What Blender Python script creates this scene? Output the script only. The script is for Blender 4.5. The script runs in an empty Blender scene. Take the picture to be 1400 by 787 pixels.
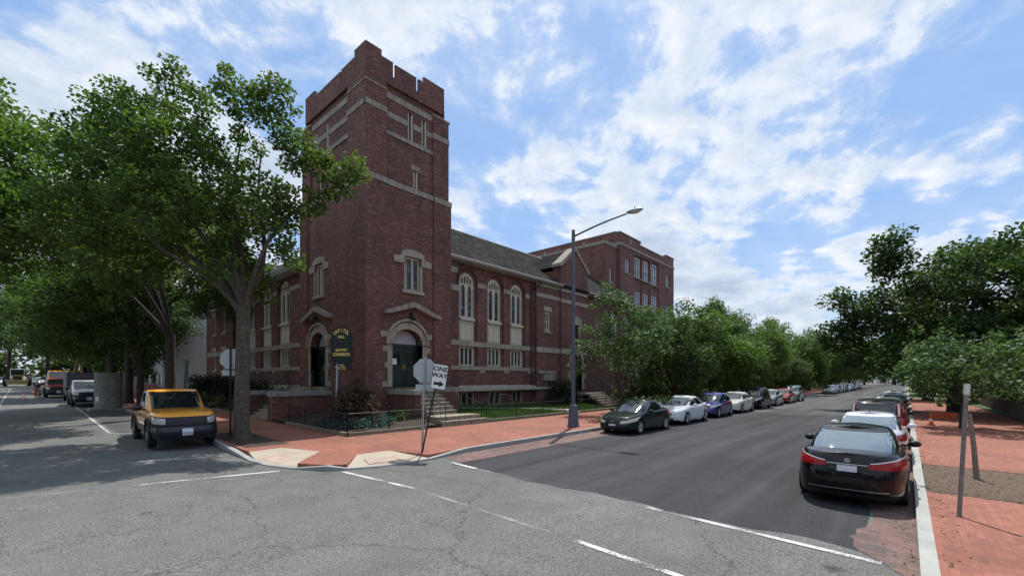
import bpy, bmesh, math, random
import numpy as np
from mathutils import Vector, Matrix
from mathutils.geometry import tessellate_polygon

random.seed(7)
R = math.radians
SC = bpy.context.scene
COL = SC.collection
K = 0.011                       # the side street climbs gently along +y

def gz(y):
    return K * y

# ------------------------------------------------------------ camera
cam_d = bpy.data.cameras.new("camera")
cam = bpy.data.objects.new("camera", cam_d)
COL.objects.link(cam)
cam.location = (0, 0, 2.5)
cam.rotation_euler = (R(90), 0, R(41.9 - 90))
cam_d.sensor_width = 36
cam_d.lens = 601 / 1400 * 36
cam_d.shift_y = 124.5 / 1400
cam_d.clip_start = 0.1
cam_d.clip_end = 3000
SC.camera = cam
SC.render.resolution_x, SC.render.resolution_y = 1024, 575

SC.view_settings.view_transform = 'Standard'
SC.view_settings.look = 'None'
SC.view_settings.exposure = 0.46
SC.view_settings.gamma = 1
SC.cycles.max_bounces = 6
SC.cycles.transparent_max_bounces = 8
SC.cycles.sample_clamp_indirect = 4

SUN_AZ, SUN_EL = 24, 63         # azimuth counted from +x towards +y

# ------------------------------------------------------------ node helper
class NT:
    def __init__(s, tree):
        s.t = tree; s.n = tree.nodes; s.l = tree.links
    def add(s, typ, **kw):
        nd = s.n.new(typ)
        for k, v in kw.items():
            if k.startswith('_'):
                continue
            setattr(nd, k, v)
        for k, v in kw.get('_in', {}).items():
            s.set(nd, k, v)
        return nd
    def set(s, nd, k, v):
        sock = nd.inputs[k]
        if hasattr(v, 'is_output') or isinstance(v, bpy.types.NodeSocket):
            s.l.new(v, sock)
        else:
            if sock.type == 'RGBA' and len(v) == 3:
                v = (*v, 1)
            sock.default_value = v
    def math(s, op, a, b=0.0, c=0.0, clamp=False):
        nd = s.n.new('ShaderNodeMath'); nd.operation = op; nd.use_clamp = clamp
        s.set(nd, 0, a); s.set(nd, 1, b); s.set(nd, 2, c)
        return nd.outputs[0]
    def vmath(s, op, a, b=(0, 0, 0)):
        nd = s.n.new('ShaderNodeVectorMath'); nd.operation = op
        s.set(nd, 0, a); s.set(nd, 1, b)
        return nd.outputs[0]
    def noise(s, vec, scale, detail=4, rough=.55, dist=0.0, out=0):
        nd = s.add('ShaderNodeTexNoise', _in={'Vector': vec, 'Scale': scale, 'Detail': detail, 'Roughness': rough, 'Distortion': dist})
        return nd.outputs[out]
    def ramp(s, fac, stops, interp='LINEAR'):
        nd = s.n.new('ShaderNodeValToRGB'); s.l.new(fac, nd.inputs[0])
        e = nd.color_ramp.elements
        nd.color_ramp.interpolation = interp
        while len(e) < len(stops):
            e.new(.5)
        for el, (p, c) in zip(e, stops):
            el.position = p
            if not hasattr(c, '__len__'):
                c = (c, c, c)
            el.color = (*c, 1)
        return nd.outputs[0]
    def mix(s, f, a, b, mode='MIX'):
        nd = s.n.new('ShaderNodeMix'); nd.data_type = 'RGBA'; nd.blend_type = mode
        for k, v in ((0, f), (6, a), (7, b)):
            sock = nd.inputs[k]
            if isinstance(v, bpy.types.NodeSocket):
                s.l.new(v, sock)
            else:
                sock.default_value = (*v, 1) if hasattr(v, '__len__') and len(v) == 3 else v
        return nd.outputs[2]
    def maprange(s, v, a, b, c, d):
        nd = s.add('ShaderNodeMapRange', _in={0: v, 1: a, 2: b, 3: c, 4: d})
        return nd.outputs[0]

# ------------------------------------------------------------ world
world = bpy.data.worlds.new("World")
SC.world = world
world.use_nodes = True
W = NT(world.node_tree)
for nd in list(W.n):
    W.n.remove(nd)
sky = W.add('ShaderNodeTexSky')
sky.sky_type = 'NISHITA'
sky.sun_disc = False
sky.sun_elevation = R(SUN_EL)
sky.sun_rotation = R(90 - SUN_AZ)
sky.air_density = 1.0
sky.dust_density = 0.6
sky.ozone_density = 1.5
tc = W.add('ShaderNodeTexCoord')
sep = W.add('ShaderNodeSeparateXYZ', _in={0: tc.outputs['Generated']})
zc = W.math('MAXIMUM', sep.outputs[2], 0.0)
zz = W.math('ADD', zc, 0.22)
px = W.math('DIVIDE', sep.outputs[0], zz)
py = W.math('DIVIDE', sep.outputs[1], zz)
cb = W.add('ShaderNodeCombineXYZ', _in={0: px, 1: py, 2: 0.0})
mp = W.add('ShaderNodeMapping', _in={0: cb.outputs[0]})
mp.inputs['Rotation'].default_value = (0, 0, R(-40))
mp.inputs['Scale'].default_value = (0.9, 1.0, 1)
mp.inputs['Location'].default_value = (-4.4, -1.9, 0.4)
def cloudnoise(vec):
    big = W.noise(vec, 1.05, 3, .5, .3)
    fine = W.noise(vec, 3.6, 15, .60, .2)
    return W.math('ADD', W.math('MULTIPLY', big, 0.42), W.math('MULTIPLY', fine, 0.58))
cn = cloudnoise(mp.outputs[0])
off = W.vmath('ADD', mp.outputs[0], (0.04, 0.022, 0))
cn2 = cloudnoise(off)
mask = W.ramp(cn, [(0.0, 0), (0.42, 0.08), (0.465, 0.30), (0.497, 0.75), (0.54, 1.0)])
lowhaze = W.maprange(sep.outputs[2], 0.0, 0.34, 0.72, 0.0)
mask2 = W.math('MAXIMUM', mask, lowhaze)
shade = W.math('SUBTRACT', cn2, cn)
dens = W.maprange(cn, 0.49, 0.64, 0.0, 0.17)
lit = W.maprange(W.math('SUBTRACT', W.math('MULTIPLY', shade, -1.0), dens), -0.19, 0.055, 0.0, 1.0)
ccol = W.ramp(lit, [(0.0, (0.46, 0.56, 0.72)), (0.4, (0.62, 0.71, 0.84)), (0.75, (0.82, 0.87, 0.94)), (1.0, (1.0, 1.0, 1.0))])
skyg = W.mix(0.6, sky.outputs[0], (3.0, 5.5, 10.1))
bg1 = W.add('ShaderNodeBackground', _in={'Color': skyg, 'Strength': 0.079})
bg2 = W.add('ShaderNodeBackground', _in={'Color': ccol, 'Strength': 0.77})
mx = W.add('ShaderNodeMixShader', _in={0: mask2, 1: bg1.outputs[0], 2: bg2.outputs[0]})
wo = W.add('ShaderNodeOutputWorld', _in={0: mx.outputs[0]})

# ------------------------------------------------------------ sun
sd = bpy.data.lights.new("sun", 'SUN')
sd.energy = 3.8
sd.angle = R(0.6)
sd.color = (1.0, 0.95, 0.87)
sun = bpy.data.objects.new("sun", sd)
COL.objects.link(sun)
sdir = Vector((math.cos(R(SUN_EL)) * math.cos(R(SUN_AZ)), math.cos(R(SUN_EL)) * math.sin(R(SUN_AZ)), math.sin(R(SUN_EL))))
sun.rotation_euler = sdir.to_track_quat('Z', 'Y').to_euler()
sun.location = (60, 30, 80)

# ------------------------------------------------------------ materials
MATS = {}
def new_mat(name):
    m = bpy.data.materials.new(name); m.use_nodes = True
    n = NT(m.node_tree)
    b = m.node_tree.nodes['Principled BSDF']
    MATS[name] = m
    return m, n, b

def plain(name, col, rough=.6, metal=0.0, var=.12, scale=6.0, coat=0.0, bump=0.0, spec=None):
    m, n, b = new_mat(name)
    pos = n.add('ShaderNodeTexCoord').outputs['Object']
    f = n.noise(pos, scale, 5)
    k1 = tuple(c * (1 - var) for c in col); k2 = tuple(min(1, c * (1 + var)) for c in col)
    c = n.ramp(f, [(0.3, k1), (0.7, k2)])
    n.l.new(c, b.inputs['Base Color'])
    b.inputs['Roughness'].default_value = rough
    b.inputs['Metallic'].default_value = metal
    if spec is not None:
        b.inputs['Specular IOR Level'].default_value = spec
    if coat:
        b.inputs['Coat Weight'].default_value = coat
        b.inputs['Coat Roughness'].default_value = 0.04
    if bump:
        bp = n.add('ShaderNodeBump', _in={'Strength': bump, 'Distance': 0.02, 'Height': f})
        n.l.new(bp.outputs[0], b.inputs['Normal'])
    return m

def wall_uv(n):
    g = n.add('ShaderNodeNewGeometry')
    sp = n.add('ShaderNodeSeparateXYZ', _in={0: g.outputs['Position']})
    sn = n.add('ShaderNodeSeparateXYZ', _in={0: g.outputs['True Normal']})
    isx = n.math('GREATER_THAN', n.math('ABSOLUTE', sn.outputs[0]), 0.7)
    u = n.math('ADD', n.math('MULTIPLY', sp.outputs[1], isx), n.math('MULTIPLY', sp.outputs[0], n.math('SUBTRACT', 1.0, isx)))
    cb = n.add('ShaderNodeCombineXYZ', _in={0: u, 1: sp.outputs[2], 2: 0.0})
    return cb.outputs[0], g.outputs['Position']

def brick_mat(name, c1, c2, c3, mortar, pale=0.0, bw=.21, bh=.072):
    m, n, b = new_mat(name)
    uv, pos = wall_uv(n)
    bt = n.add('ShaderNodeTexBrick', _in={'Vector': uv, 'Color1': (0, 0, 0), 'Color2': (1, 1, 1), 'Mortar': (0.5, 0.5, 0.5), 'Scale': 1.0,
               'Mortar Size': 0.007, 'Mortar Smooth': 0.3, 'Bias': 0.0, 'Brick Width': bw, 'Row Height': bh})
    rnd = bt.outputs[0]
    stops = [(0.0, c3), (0.25, c2), (0.6, c1), (0.9, tuple(min(1, k * 1.25) for k in c1))]
    if pale:
        stops[3] = (1 - pale, tuple(min(1, k * 1.2) for k in c1))
        stops.append((1.0, (.22, .16, .14)))
    col = n.ramp(rnd, stops)
    big = n.noise(pos, 0.45, 6, .6)
    mid = n.noise(pos, 3.0, 4, .6)
    col = n.mix(1.0, col, n.ramp(big, [(0.3, .72), (0.7, 1.2)]), 'MULTIPLY')
    col = n.mix(1.0, col, n.ramp(mid, [(0.3, .85), (0.7, 1.12)]), 'MULTIPLY')
    mpz = n.add('ShaderNodeMapping', _in={0: pos}); mpz.inputs['Scale'].default_value = (1.3, 1.3, .13)
    col = n.mix(1.0, col, n.ramp(n.noise(mpz.outputs[0], 1.0, 5, .6), [(.34, .74), (.5, 1.0), (.72, 1.18)]), 'MULTIPLY')
    col = n.mix(1.0, col, n.ramp(n.noise(pos, 17, 3, .7), [(.35, .80), (.65, 1.22)]), 'MULTIPLY')
    col = n.mix(bt.outputs['Fac'], col, mortar)
    n.l.new(col, b.inputs['Base Color'])
    b.inputs['Roughness'].default_value = .85
    bp = n.add('ShaderNodeBump', _in={'Strength': .5, 'Distance': 0.01, 'Height': n.math('SUBTRACT', 1.0, bt.outputs['Fac'])})
    n.l.new(bp.outputs[0], b.inputs['Normal'])
    return m

brick_mat('brick', (.172, .068, .050), (.122, .049, .038), (.080, .037, .032), (.125, .085, .070), pale=.04)
brick_mat('brick_annex', (.19, .078, .064), (.155, .065, .056), (.11, .05, .045), (.15, .10, .088))
brick_mat('brick_house', (.30, .10, .07), (.26, .09, .06), (.2, .07, .05), (.25, .2, .17))

def stone_mat(name, col, stain=.4):
    m, n, b = new_mat(name)
    uv, pos = wall_uv(n)
    f = n.noise(pos, 5, 6, .6)
    c = n.ramp(f, [(0.25, tuple(k * .78 for k in col)), (0.75, tuple(min(1, k * 1.1) for k in col))])
    mp = n.add('ShaderNodeMapping', _in={0: pos}); mp.inputs['Scale'].default_value = (6, 6, .5)
    st = n.noise(mp.outputs[0], 1.0, 5, .6)
    c = n.mix(1.0, c, n.ramp(st, [(0.35, 1 - stain), (0.6, 1.0)]), 'MULTIPLY')
    jt = n.add('ShaderNodeTexBrick', _in={'Vector': uv, 'Color1': (1, 1, 1), 'Color2': (.92, .92, .92), 'Mortar': (.62, .6, .58), 'Scale': 1.0,
               'Mortar Size': 0.006, 'Brick Width': .9, 'Row Height': 5.0})
    c = n.mix(1.0, c, jt.outputs[0], 'MULTIPLY')
    n.l.new(c, b.inputs['Base Color'])
    b.inputs['Roughness'].default_value = .85
    bp = n.add('ShaderNodeBump', _in={'Strength': .3, 'Distance': 0.01, 'Height': f}); n.l.new(bp.outputs[0], b.inputs['Normal'])
    return m
stone_mat('limestone', (.40, .352, .275), .35)
stone_mat('limestone_dark', (.35, .305, .245), .4)
stone_mat('coping', (.33, .33, .30), .3)
stone_mat('step_stone', (.34, .30, .225), .45)
plain('cream_paint', (.52, .48, .38), .6, var=.1)
plain('cornice', (.36, .35, .33), .6)
plain('green_paint', (.012, .030, .026), .35, var=.2)
plain('brass', (.55, .38, .10), .3, metal=.9)
plain('iron', (.012, .012, .014), .5, var=.3)
plain('pole_paint', (.075, .088, .12), .45, var=.15)
plain('galvanised', (.34, .36, .38), .45, metal=.5)
plain('sign_back', (.42, .44, .46), .5, metal=.3, var=.08)
plain('sign_white', (.80, .80, .80), .5, var=.04)
plain('sign_black', (.008, .008, .008), .5)
plain('sign_green', (.004, .016, .014), .35)
plain('gold', (.80, .62, .16), .5, var=.05)
plain('paper', (.75, .75, .75), .7)
plain('copper_pipe', (.05, .03, .028), .6)
plain('rubber', (.012, .012, .012), .85)
plain('dark_plastic', (.010, .010, .012), .55)
plain('grille_black', (.006, .006, .007), .4)
plain('alloy', (.42, .43, .44), .3, metal=.85, var=.05)
plain('weathered_steel', (.17, .155, .14), .6, var=.3, scale=9)
plain('wood_post', (.20, .16, .13), .8)
plain('mulch', (.045, .028, .020), .95, var=.6, scale=25, bump=1)
plain('dirt', (.095, .062, .042), .95, var=.5, scale=14, bump=1)
plain('white_siding', (.62, .64, .66), .6)
plain('precast', (.23, .225, .20), .9, var=.25, scale=2.5, bump=.3)
plain('curtain', (.42, .42, .44), .9, var=.5, scale=30)
plain('orange_plastic', (.75, .12, .03), .5)
plain('skin', (.42, .25, .18), .6)
plain('cloth_dark', (.03, .035, .05), .9)
plain('cloth_tan', (.22, .18, .12), .9)
plain('helmet_white', (.7, .7, .7), .4)
plain('yellow_paint', (.30, .215, .08), .6, var=.3)
plain('trailer_grey', (.06, .065, .07), .5)
plain('plate', (.55, .57, .62), .4, var=.15, scale=18)
plain('bark', (.085, .070, .055), .95, var=.45, scale=9, bump=1.2)
plain('bark_dark', (.045, .036, .030), .95, var=.4, scale=8, bump=1)
plain('tail_red', (.28, .004, .007), .25, coat=.25, spec=.2)
plain('tail_clear', (.60, .55, .56), .15, coat=1)
plain('lamp_glass', (.42, .44, .42), .12, coat=1, var=.3, scale=14)
plain('lamp_amber', (.45, .42, .30), .12, coat=1)

def paint(name, col, metal=.25, rough=.28):
    return plain(name, col, rough, metal=metal, var=.05, scale=2, coat=1.0, spec=.08)
paint('paint_black', (.0035, .0035, .005), 0, .35); paint('paint_orange', (.86, .36, .03), 0)
MATS['paint_black'].node_tree.nodes['Principled BSDF'].inputs['Coat Weight'].default_value = .6
paint('paint_dgreen', (.006, .013, .013), 0, .35); MATS['paint_dgreen'].node_tree.nodes['Principled BSDF'].inputs['Coat Weight'].default_value = .7
paint('paint_white', (.62, .64, .68), 0)
paint('paint_blue', (.025, .035, .19)); paint('paint_red', (.42, .025, .03), .1)
paint('paint_silver', (.36, .39, .42), .6); paint('paint_grey', (.06, .065, .07)); paint('paint_teal', (.18, .24, .25))
paint('paint_cream', (.60, .60, .55), 0)

def glass_mat(name, col, rough=.05, metal=0.0):
    m, n, b = new_mat(name)
    b.inputs['Base Color'].default_value = (*col, 1)
    b.inputs['Roughness'].default_value = rough
    b.inputs['Specular IOR Level'].default_value = .9
    b.inputs['Coat Weight'].default_value = .6
    pos = n.add('ShaderNodeTexCoord').outputs['Object']
    bp = n.add('ShaderNodeBump', _in={'Strength': .04, 'Distance': 0.05, 'Height': n.noise(pos, 1.2, 1)})
    n.l.new(bp.outputs[0], b.inputs['Normal'])
    return m
glass_mat('car_glass', (.010, .014, .016))
glass_mat('car_glass_sky_tint', (.13, .18, .22), .03)  # pale blue of the reflected sky put into the base colour
MATS['car_glass_sky_tint'].node_tree.nodes['Bump'].inputs['Strength'].default_value = 0.0
glass_mat('house_glass', (.015, .017, .02), .06)

# leaded stained glass
m, n, b = new_mat('leaded_glass')
uv, pos = wall_uv(n)
bt = n.add('ShaderNodeTexBrick', _in={'Vector': uv, 'Color1': (0, 0, 0), 'Color2': (1, 1, 1), 'Mortar': (0, 0, 0), 'Scale': 1.0, 'Mortar Size': 0.012, 'Brick Width': .17, 'Row Height': .22})
bt.offset = 0
vor = n.add('ShaderNodeTexVoronoi', _in={'Vector': pos, 'Scale': 3.2})
c = n.ramp(vor.outputs['Color'], [(0, (.008, .014, .03)), (.45, (.018, .04, .07)), (.6, (.03, .035, .02)), (.75, (.10, .13, .17)), (.88, (.012, .02, .04))], 'CONSTANT')
c = n.mix(bt.outputs['Fac'], c, (.006, .006, .006))
n.l.new(c, b.inputs['Base Color']); b.inputs['Roughness'].default_value = .12
b.inputs['Specular IOR Level'].default_value = .6
bp = n.add('ShaderNodeBump', _in={'Strength': .35, 'Distance': 0.02, 'Height': n.noise(pos, 6, 2)}); n.l.new(bp.outputs[0], b.inputs['Normal'])

# slate roof
m, n, b = new_mat('slate')
g = n.add('ShaderNodeNewGeometry')
sp = n.add('ShaderNodeSeparateXYZ', _in={0: g.outputs['Position']})
uvs = n.add('ShaderNodeCombineXYZ', _in={0: n.math('ADD', sp.outputs[0], 0.0), 1: n.math('MULTIPLY', sp.outputs[2], 1.7), 2: 0.0})
bt = n.add('ShaderNodeTexBrick', _in={'Vector': uvs.outputs[0], 'Color1': (0, 0, 0), 'Color2': (1, 1, 1), 'Mortar': (0, 0, 0), 'Scale': 1.0, 'Mortar Size': 0.008, 'Brick Width': .3, 'Row Height': .2})
c = n.ramp(bt.outputs[0], [(0, (.030, .030, .030)), (.5, (.042, .042, .041)), (1, (.062, .061, .058))])
c = n.mix(1.0, c, n.ramp(n.noise(g.outputs['Position'], .7, 4), [(.3, .8), (.7, 1.15)]), 'MULTIPLY')
n.l.new(c, b.inputs['Base Color']); b.inputs['Roughness'].default_value = 1; b.inputs['Specular IOR Level'].default_value = .0

# asphalt
def asphalt(name, col, speck=.5, cracks=True, seed=0.0, tracks=False):
    m, n, b = new_mat(name)
    pos = n.add('ShaderNodeNewGeometry').outputs['Position']
    p2 = n.vmath('ADD', pos, (seed, seed, 0))
    big = n.noise(p2, 0.16, 6, .62, .6)
    mid = n.noise(p2, 1.3, 5, .6)
    fine = n.noise(p2, 34, 3, .7)
    fine2 = n.noise(p2, 95, 2, .7)
    c = n.ramp(big, [(0.3, tuple(k * .80 for k in col)), (0.7, tuple(k * 1.16 for k in col))])
    c = n.mix(1.0, c, n.ramp(mid, [(0.3, .86), (0.7, 1.1)]), 'MULTIPLY')
    c = n.mix(1.0, c, n.ramp(fine, [(0.36, 1 - speck), (0.62, 1 + speck * .7)]), 'MULTIPLY')
    c = n.mix(1.0, c, n.ramp(fine2, [(0.36, 1 - speck), (0.64, 1 + speck * .7)]), 'MULTIPLY')
    if tracks:
        mpt = n.add('ShaderNodeMapping', _in={0: pos}); mpt.inputs['Scale'].default_value = (.045, 1.1, 1)
        c = n.mix(1.0, c, n.ramp(n.noise(mpt.outputs[0], 1.0, 4, .55, .3), [(.36, .72), (.50, 1.0), (.64, 1.35)]), 'MULTIPLY')
    # oil spots
    sp_ = n.add('ShaderNodeTexVoronoi', _in={'Vector': n.vmath('ADD', p2, (3.3, 1.2, 0)), 'Scale': .55, 'Randomness': 1.0})
    d_ = n.math('ADD', sp_.outputs['Distance'], n.math('MULTIPLY', n.noise(p2, 6, 3), .16))
    c = n.mix(1.0, c, n.ramp(d_, [(0.115, .45), (0.17, 1.0)]), 'MULTIPLY')
    if cracks:
        wv = n.vmath('ADD', p2, n.vmath('SCALE', n.noise(p2, 1.1, 5, .65, out=1), (0, 0, 0)))
        nd = n.n[-1] if False else None
        sc = n.add('ShaderNodeVectorMath', operation='SCALE', _in={0: n.noise(p2, .9, 6, .7, out=1)}); sc.inputs['Scale'].default_value = 1.1
        wv = n.vmath('ADD', p2, sc.outputs[0])
        for s_, w_ in ((.24, .0035), (.62, .0055)):
            v = n.add('ShaderNodeTexVoronoi', feature='DISTANCE_TO_EDGE', _in={'Vector': wv, 'Scale': s_})
            gate = n.ramp(n.noise(n.vmath('ADD', p2, (9, 2, 0)), .35 if s_ > .5 else .12, 2), [(.50, 1), (.60, 0)] if s_ > .5 else [(.57, 1), (.64, .0)])
            cr = n.ramp(v.outputs['Distance'], [(w_ * .2, 0.45), (w_ * 1.3, 1.0)])
            cr = n.mix(gate, cr, (1, 1, 1)) if s_ > .5 else n.mix(n.math('SUBTRACT', 1.0, gate), cr, (1, 1, 1))
            c = n.mix(1.0, c, cr, 'MULTIPLY')
    n.l.new(c, b.inputs['Base Color'])
    b.inputs['Roughness'].default_value = .92; b.inputs['Specular IOR Level'].default_value = .25
    bp = n.add('ShaderNodeBump', _in={'Strength': .6, 'Distance': 0.01, 'Height': fine2}); n.l.new(bp.outputs[0], b.inputs['Normal'])
    return m
asphalt('asphalt_old', (.150, .155, .148), .45)
asphalt('asphalt_new', (.045, .046, .051), .3, cracks=False, seed=5, tracks=True)
asphalt('asphalt_mid', (.085, .087, .088), .3, cracks=False, seed=11, tracks=True)

def ground_brick(name, c1, c2, mortar, rot=45, bw=.2, bh=.1):
    m, n, b = new_mat(name)
    pos = n.add('ShaderNodeNewGeometry').outputs['Position']
    mp = n.add('ShaderNodeMapping', _in={0: pos}); mp.inputs['Rotation'].default_value = (0, 0, R(rot))
    bt = n.add('ShaderNodeTexBrick', _in={'Vector': mp.outputs[0], 'Color1': (0, 0, 0), 'Color2': (1, 1, 1), 'Mortar': (.5, .5, .5), 'Scale': 1.0, 'Mortar Size': 0.004, 'Mortar Smooth': .4, 'Brick Width': bw, 'Row Height': bh})
    c = n.ramp(bt.outputs[0], [(0, c2), (.5, c1), (1, tuple(k * 1.12 for k in c1))])
    c = n.mix(1.0, c, n.ramp(n.noise(pos, .55, 6, .65), [(.28, .66), (.5, .95), (.7, 1.14)]), 'MULTIPLY')
    c = n.mix(1.0, c, n.ramp(n.noise(pos, 7, 5, .7), [(.3, .84), (.7, 1.12)]), 'MULTIPLY')
    c = n.mix(bt.outputs['Fac'], c, mortar)
    n.l.new(c, b.inputs['Base Color']); b.inputs['Roughness'].default_value = .85
    bp = n.add('ShaderNodeBump', _in={'Strength': .4, 'Distance': 0.006, 'Height': n.math('SUBTRACT', 1.0, bt.outputs['Fac'])}); n.l.new(bp.outputs[0], b.inputs['Normal'])
    return m
ground_brick('paver', (.270, .098, .064), (.225, .080, .054), (.180, .074, .054), rot=0)
ground_brick('gutter_brick', (.165, .092, .082), (.09, .068, .062), (.06, .055, .05), rot=90, bw=.22, bh=.11)
ground_brick('detectable', (.40, .30, .255), (.37, .275, .235), (.36, .27, .22), rot=0, bw=.3, bh=.3)

def concrete(name, col, joint=0.0):
    m, n, b = new_mat(name)
    pos = n.add('ShaderNodeNewGeometry').outputs['Position']
    c = n.ramp(n.noise(pos, 1.1, 7, .65), [(.3, tuple(k * .75 for k in col)), (.7, tuple(k * 1.1 for k in col))])
    c = n.mix(1.0, c, n.ramp(n.noise(pos, 40, 3, .7), [(.3, .82), (.7, 1.12)]), 'MULTIPLY')
    if joint:
        sp = n.add('ShaderNodeSeparateXYZ', _in={0: pos})
        fr = n.math('FRACT', n.math('DIVIDE', sp.outputs[0], joint))
        c = n.mix(1.0, c, n.ramp(fr, [(0.0, .45), (0.012, 1.0)]), 'MULTIPLY')
    n.l.new(c, b.inputs['Base Color']); b.inputs['Roughness'].default_value = .85
    return m
concrete('kerb_stone', (.30, .305, .30), 1.6)
concrete('kerb_pale', (.36, .365, .34), 2.2)
concrete('ramp_concrete', (.40, .34, .26))
concrete('bed_kerb', (.22, .19, .13), 1.3)
concrete('pale_path', (.42, .41, .38), 1.5)

# worn road paint
m, n, b = new_mat('road_paint')
pos = n.add('ShaderNodeNewGeometry').outputs['Position']
c = n.ramp(n.noise(pos, 9, 5, .7), [(.3, (.42, .43, .42)), (.7, (.70, .71, .70))])
n.l.new(c, b.inputs['Base Color']); b.inputs['Roughness'].default_value = .7
wear = n.math('ADD', n.math('MULTIPLY', n.noise(pos, 1.3, 3), .45), n.math('MULTIPLY', n.noise(pos, 26, 5, .75), .55))
al = n.ramp(wear, [(.43, 0.02), (.53, .95)])
n.l.new(al, b.inputs['Alpha'])
m, n, b = new_mat('road_paint_worn')
pos = n.add('ShaderNodeNewGeometry').outputs['Position']
b.inputs['Base Color'].default_value = (.42, .43, .42, 1); b.inputs['Roughness'].default_value = .7
wear = n.math('ADD', n.math('MULTIPLY', n.noise(pos, 1.0, 3), .5), n.math('MULTIPLY', n.noise(pos, 22, 5, .75), .5))
al = n.ramp(wear, [(.50, 0.0), (.62, .6)])
n.l.new(al, b.inputs['Alpha'])

# grass
m, n, b = new_mat('grass')
pos = n.add('ShaderNodeNewGeometry').outputs['Position']
c = n.ramp(n.noise(pos, 14, 6, .75), [(.3, (.030, .065, .014)), (.55, (.058, .115, .024)), (.75, (.11, .16, .045))])
c = n.mix(1.0, c, n.ramp(n.noise(pos, .9, 4), [(.3, .7), (.7, 1.2)]), 'MULTIPLY')
n.l.new(c, b.inputs['Base Color']); b.inputs['Roughness'].default_value = .9
bp = n.add('ShaderNodeBump', _in={'Strength': 1, 'Distance': 0.05, 'Height': n.noise(pos, 40, 3)}); n.l.new(bp.outputs[0], b.inputs['Normal'])

def leaf_mat(name, dark, mid, light, trans=.35):
    m, n, b = new_mat(name)
    g = n.add('ShaderNodeNewGeometry')
    pos = n.add('ShaderNodeTexCoord').outputs['Object']
    rnd = n.math('ADD', n.math('MULTIPLY', g.outputs['Random Per Island'], .6), n.math('MULTIPLY', n.noise(pos, .8, 3), .7))
    c = n.ramp(rnd, [(.25, dark), (.62, mid), (1.0, light)])
    n.l.new(c, b.inputs['Base Color'])
    b.inputs['Roughness'].default_value = .6
    b.inputs['Specular IOR Level'].default_value = .22
    tr = n.add('ShaderNodeBsdfTranslucent')
    c2 = n.mix(1.0, c, (1.25, 1.35, .6), 'MULTIPLY')
    n.l.new(c2, tr.inputs[0])
    mxs = n.add('ShaderNodeMixShader', _in={0: trans, 1: b.outputs[0], 2: tr.outputs[0]})
    out = [x for x in n.n if x.type == 'OUTPUT_MATERIAL'][0]
    n.l.new(mxs.outputs[0], out.inputs[0])
    return m
leaf_mat('leaf_street', (.038, .068, .025), (.074, .122, .038), (.12, .185, .058), .45)
leaf_mat('leaf_light', (.050, .090, .024), (.090, .155, .040), (.15, .22, .065), .42)
leaf_mat('leaf_dark', (.024, .046, .017), (.046, .088, .028), (.085, .14, .045), .32)
leaf_mat('leaf_mid', (.032, .062, .022), (.064, .112, .036), (.11, .165, .055), .4)
leaf_mat('leaf_evergreen', (.006, .013, .007), (.012, .024, .011), (.025, .045, .02), .1)
leaf_mat('leaf_juniper', (.03, .075, .075), (.05, .13, .12), (.11, .22, .20), .15)
leaf_mat('leaf_maroon', (.05, .036, .025), (.10, .068, .048), (.16, .12, .085), .25)
leaf_mat('leaf_yellow', (.10, .14, .02), (.2, .26, .03), (.35, .40, .05), .3)
leaf_mat('leaf_glossy', (.03, .07, .025), (.06, .12, .04), (.16, .22, .12), .3)
leaf_mat('dry_leaf', (.05, .035, .02), (.10, .07, .035), (.16, .13, .05), .1)
leaf_mat('grass_blade', (.028, .065, .012), (.055, .11, .022), (.11, .165, .045), .3)

# ------------------------------------------------------------ object helpers
def tag(o, label=None, cat=None, group=None, kind=None):
    if label: o['label'] = label
    if cat: o['category'] = cat
    if group: o['group'] = group
    if kind: o['kind'] = kind
    return o

def thing(name, label, cat, loc=(0, 0, 0), rz=0.0, group=None):
    o = bpy.data.objects.new(name, None)
    o.empty_display_size = .3
    o.location = loc; o.rotation_euler = (0, 0, rz)
    COL.objects.link(o)
    return tag(o, label, cat, group)

class Frame:
    """a vertical wall plane: u runs along it, d comes out of it, z goes up"""
    def __init__(s, o, U, N):
        s.o = Vector((o[0], o[1], 0)); s.U = Vector((*U, 0)); s.N = Vector((*N, 0))
    def p(s, u, d, z):
        v = s.o + s.U * u + s.N * d
        return (v.x, v.y, z)

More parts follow.
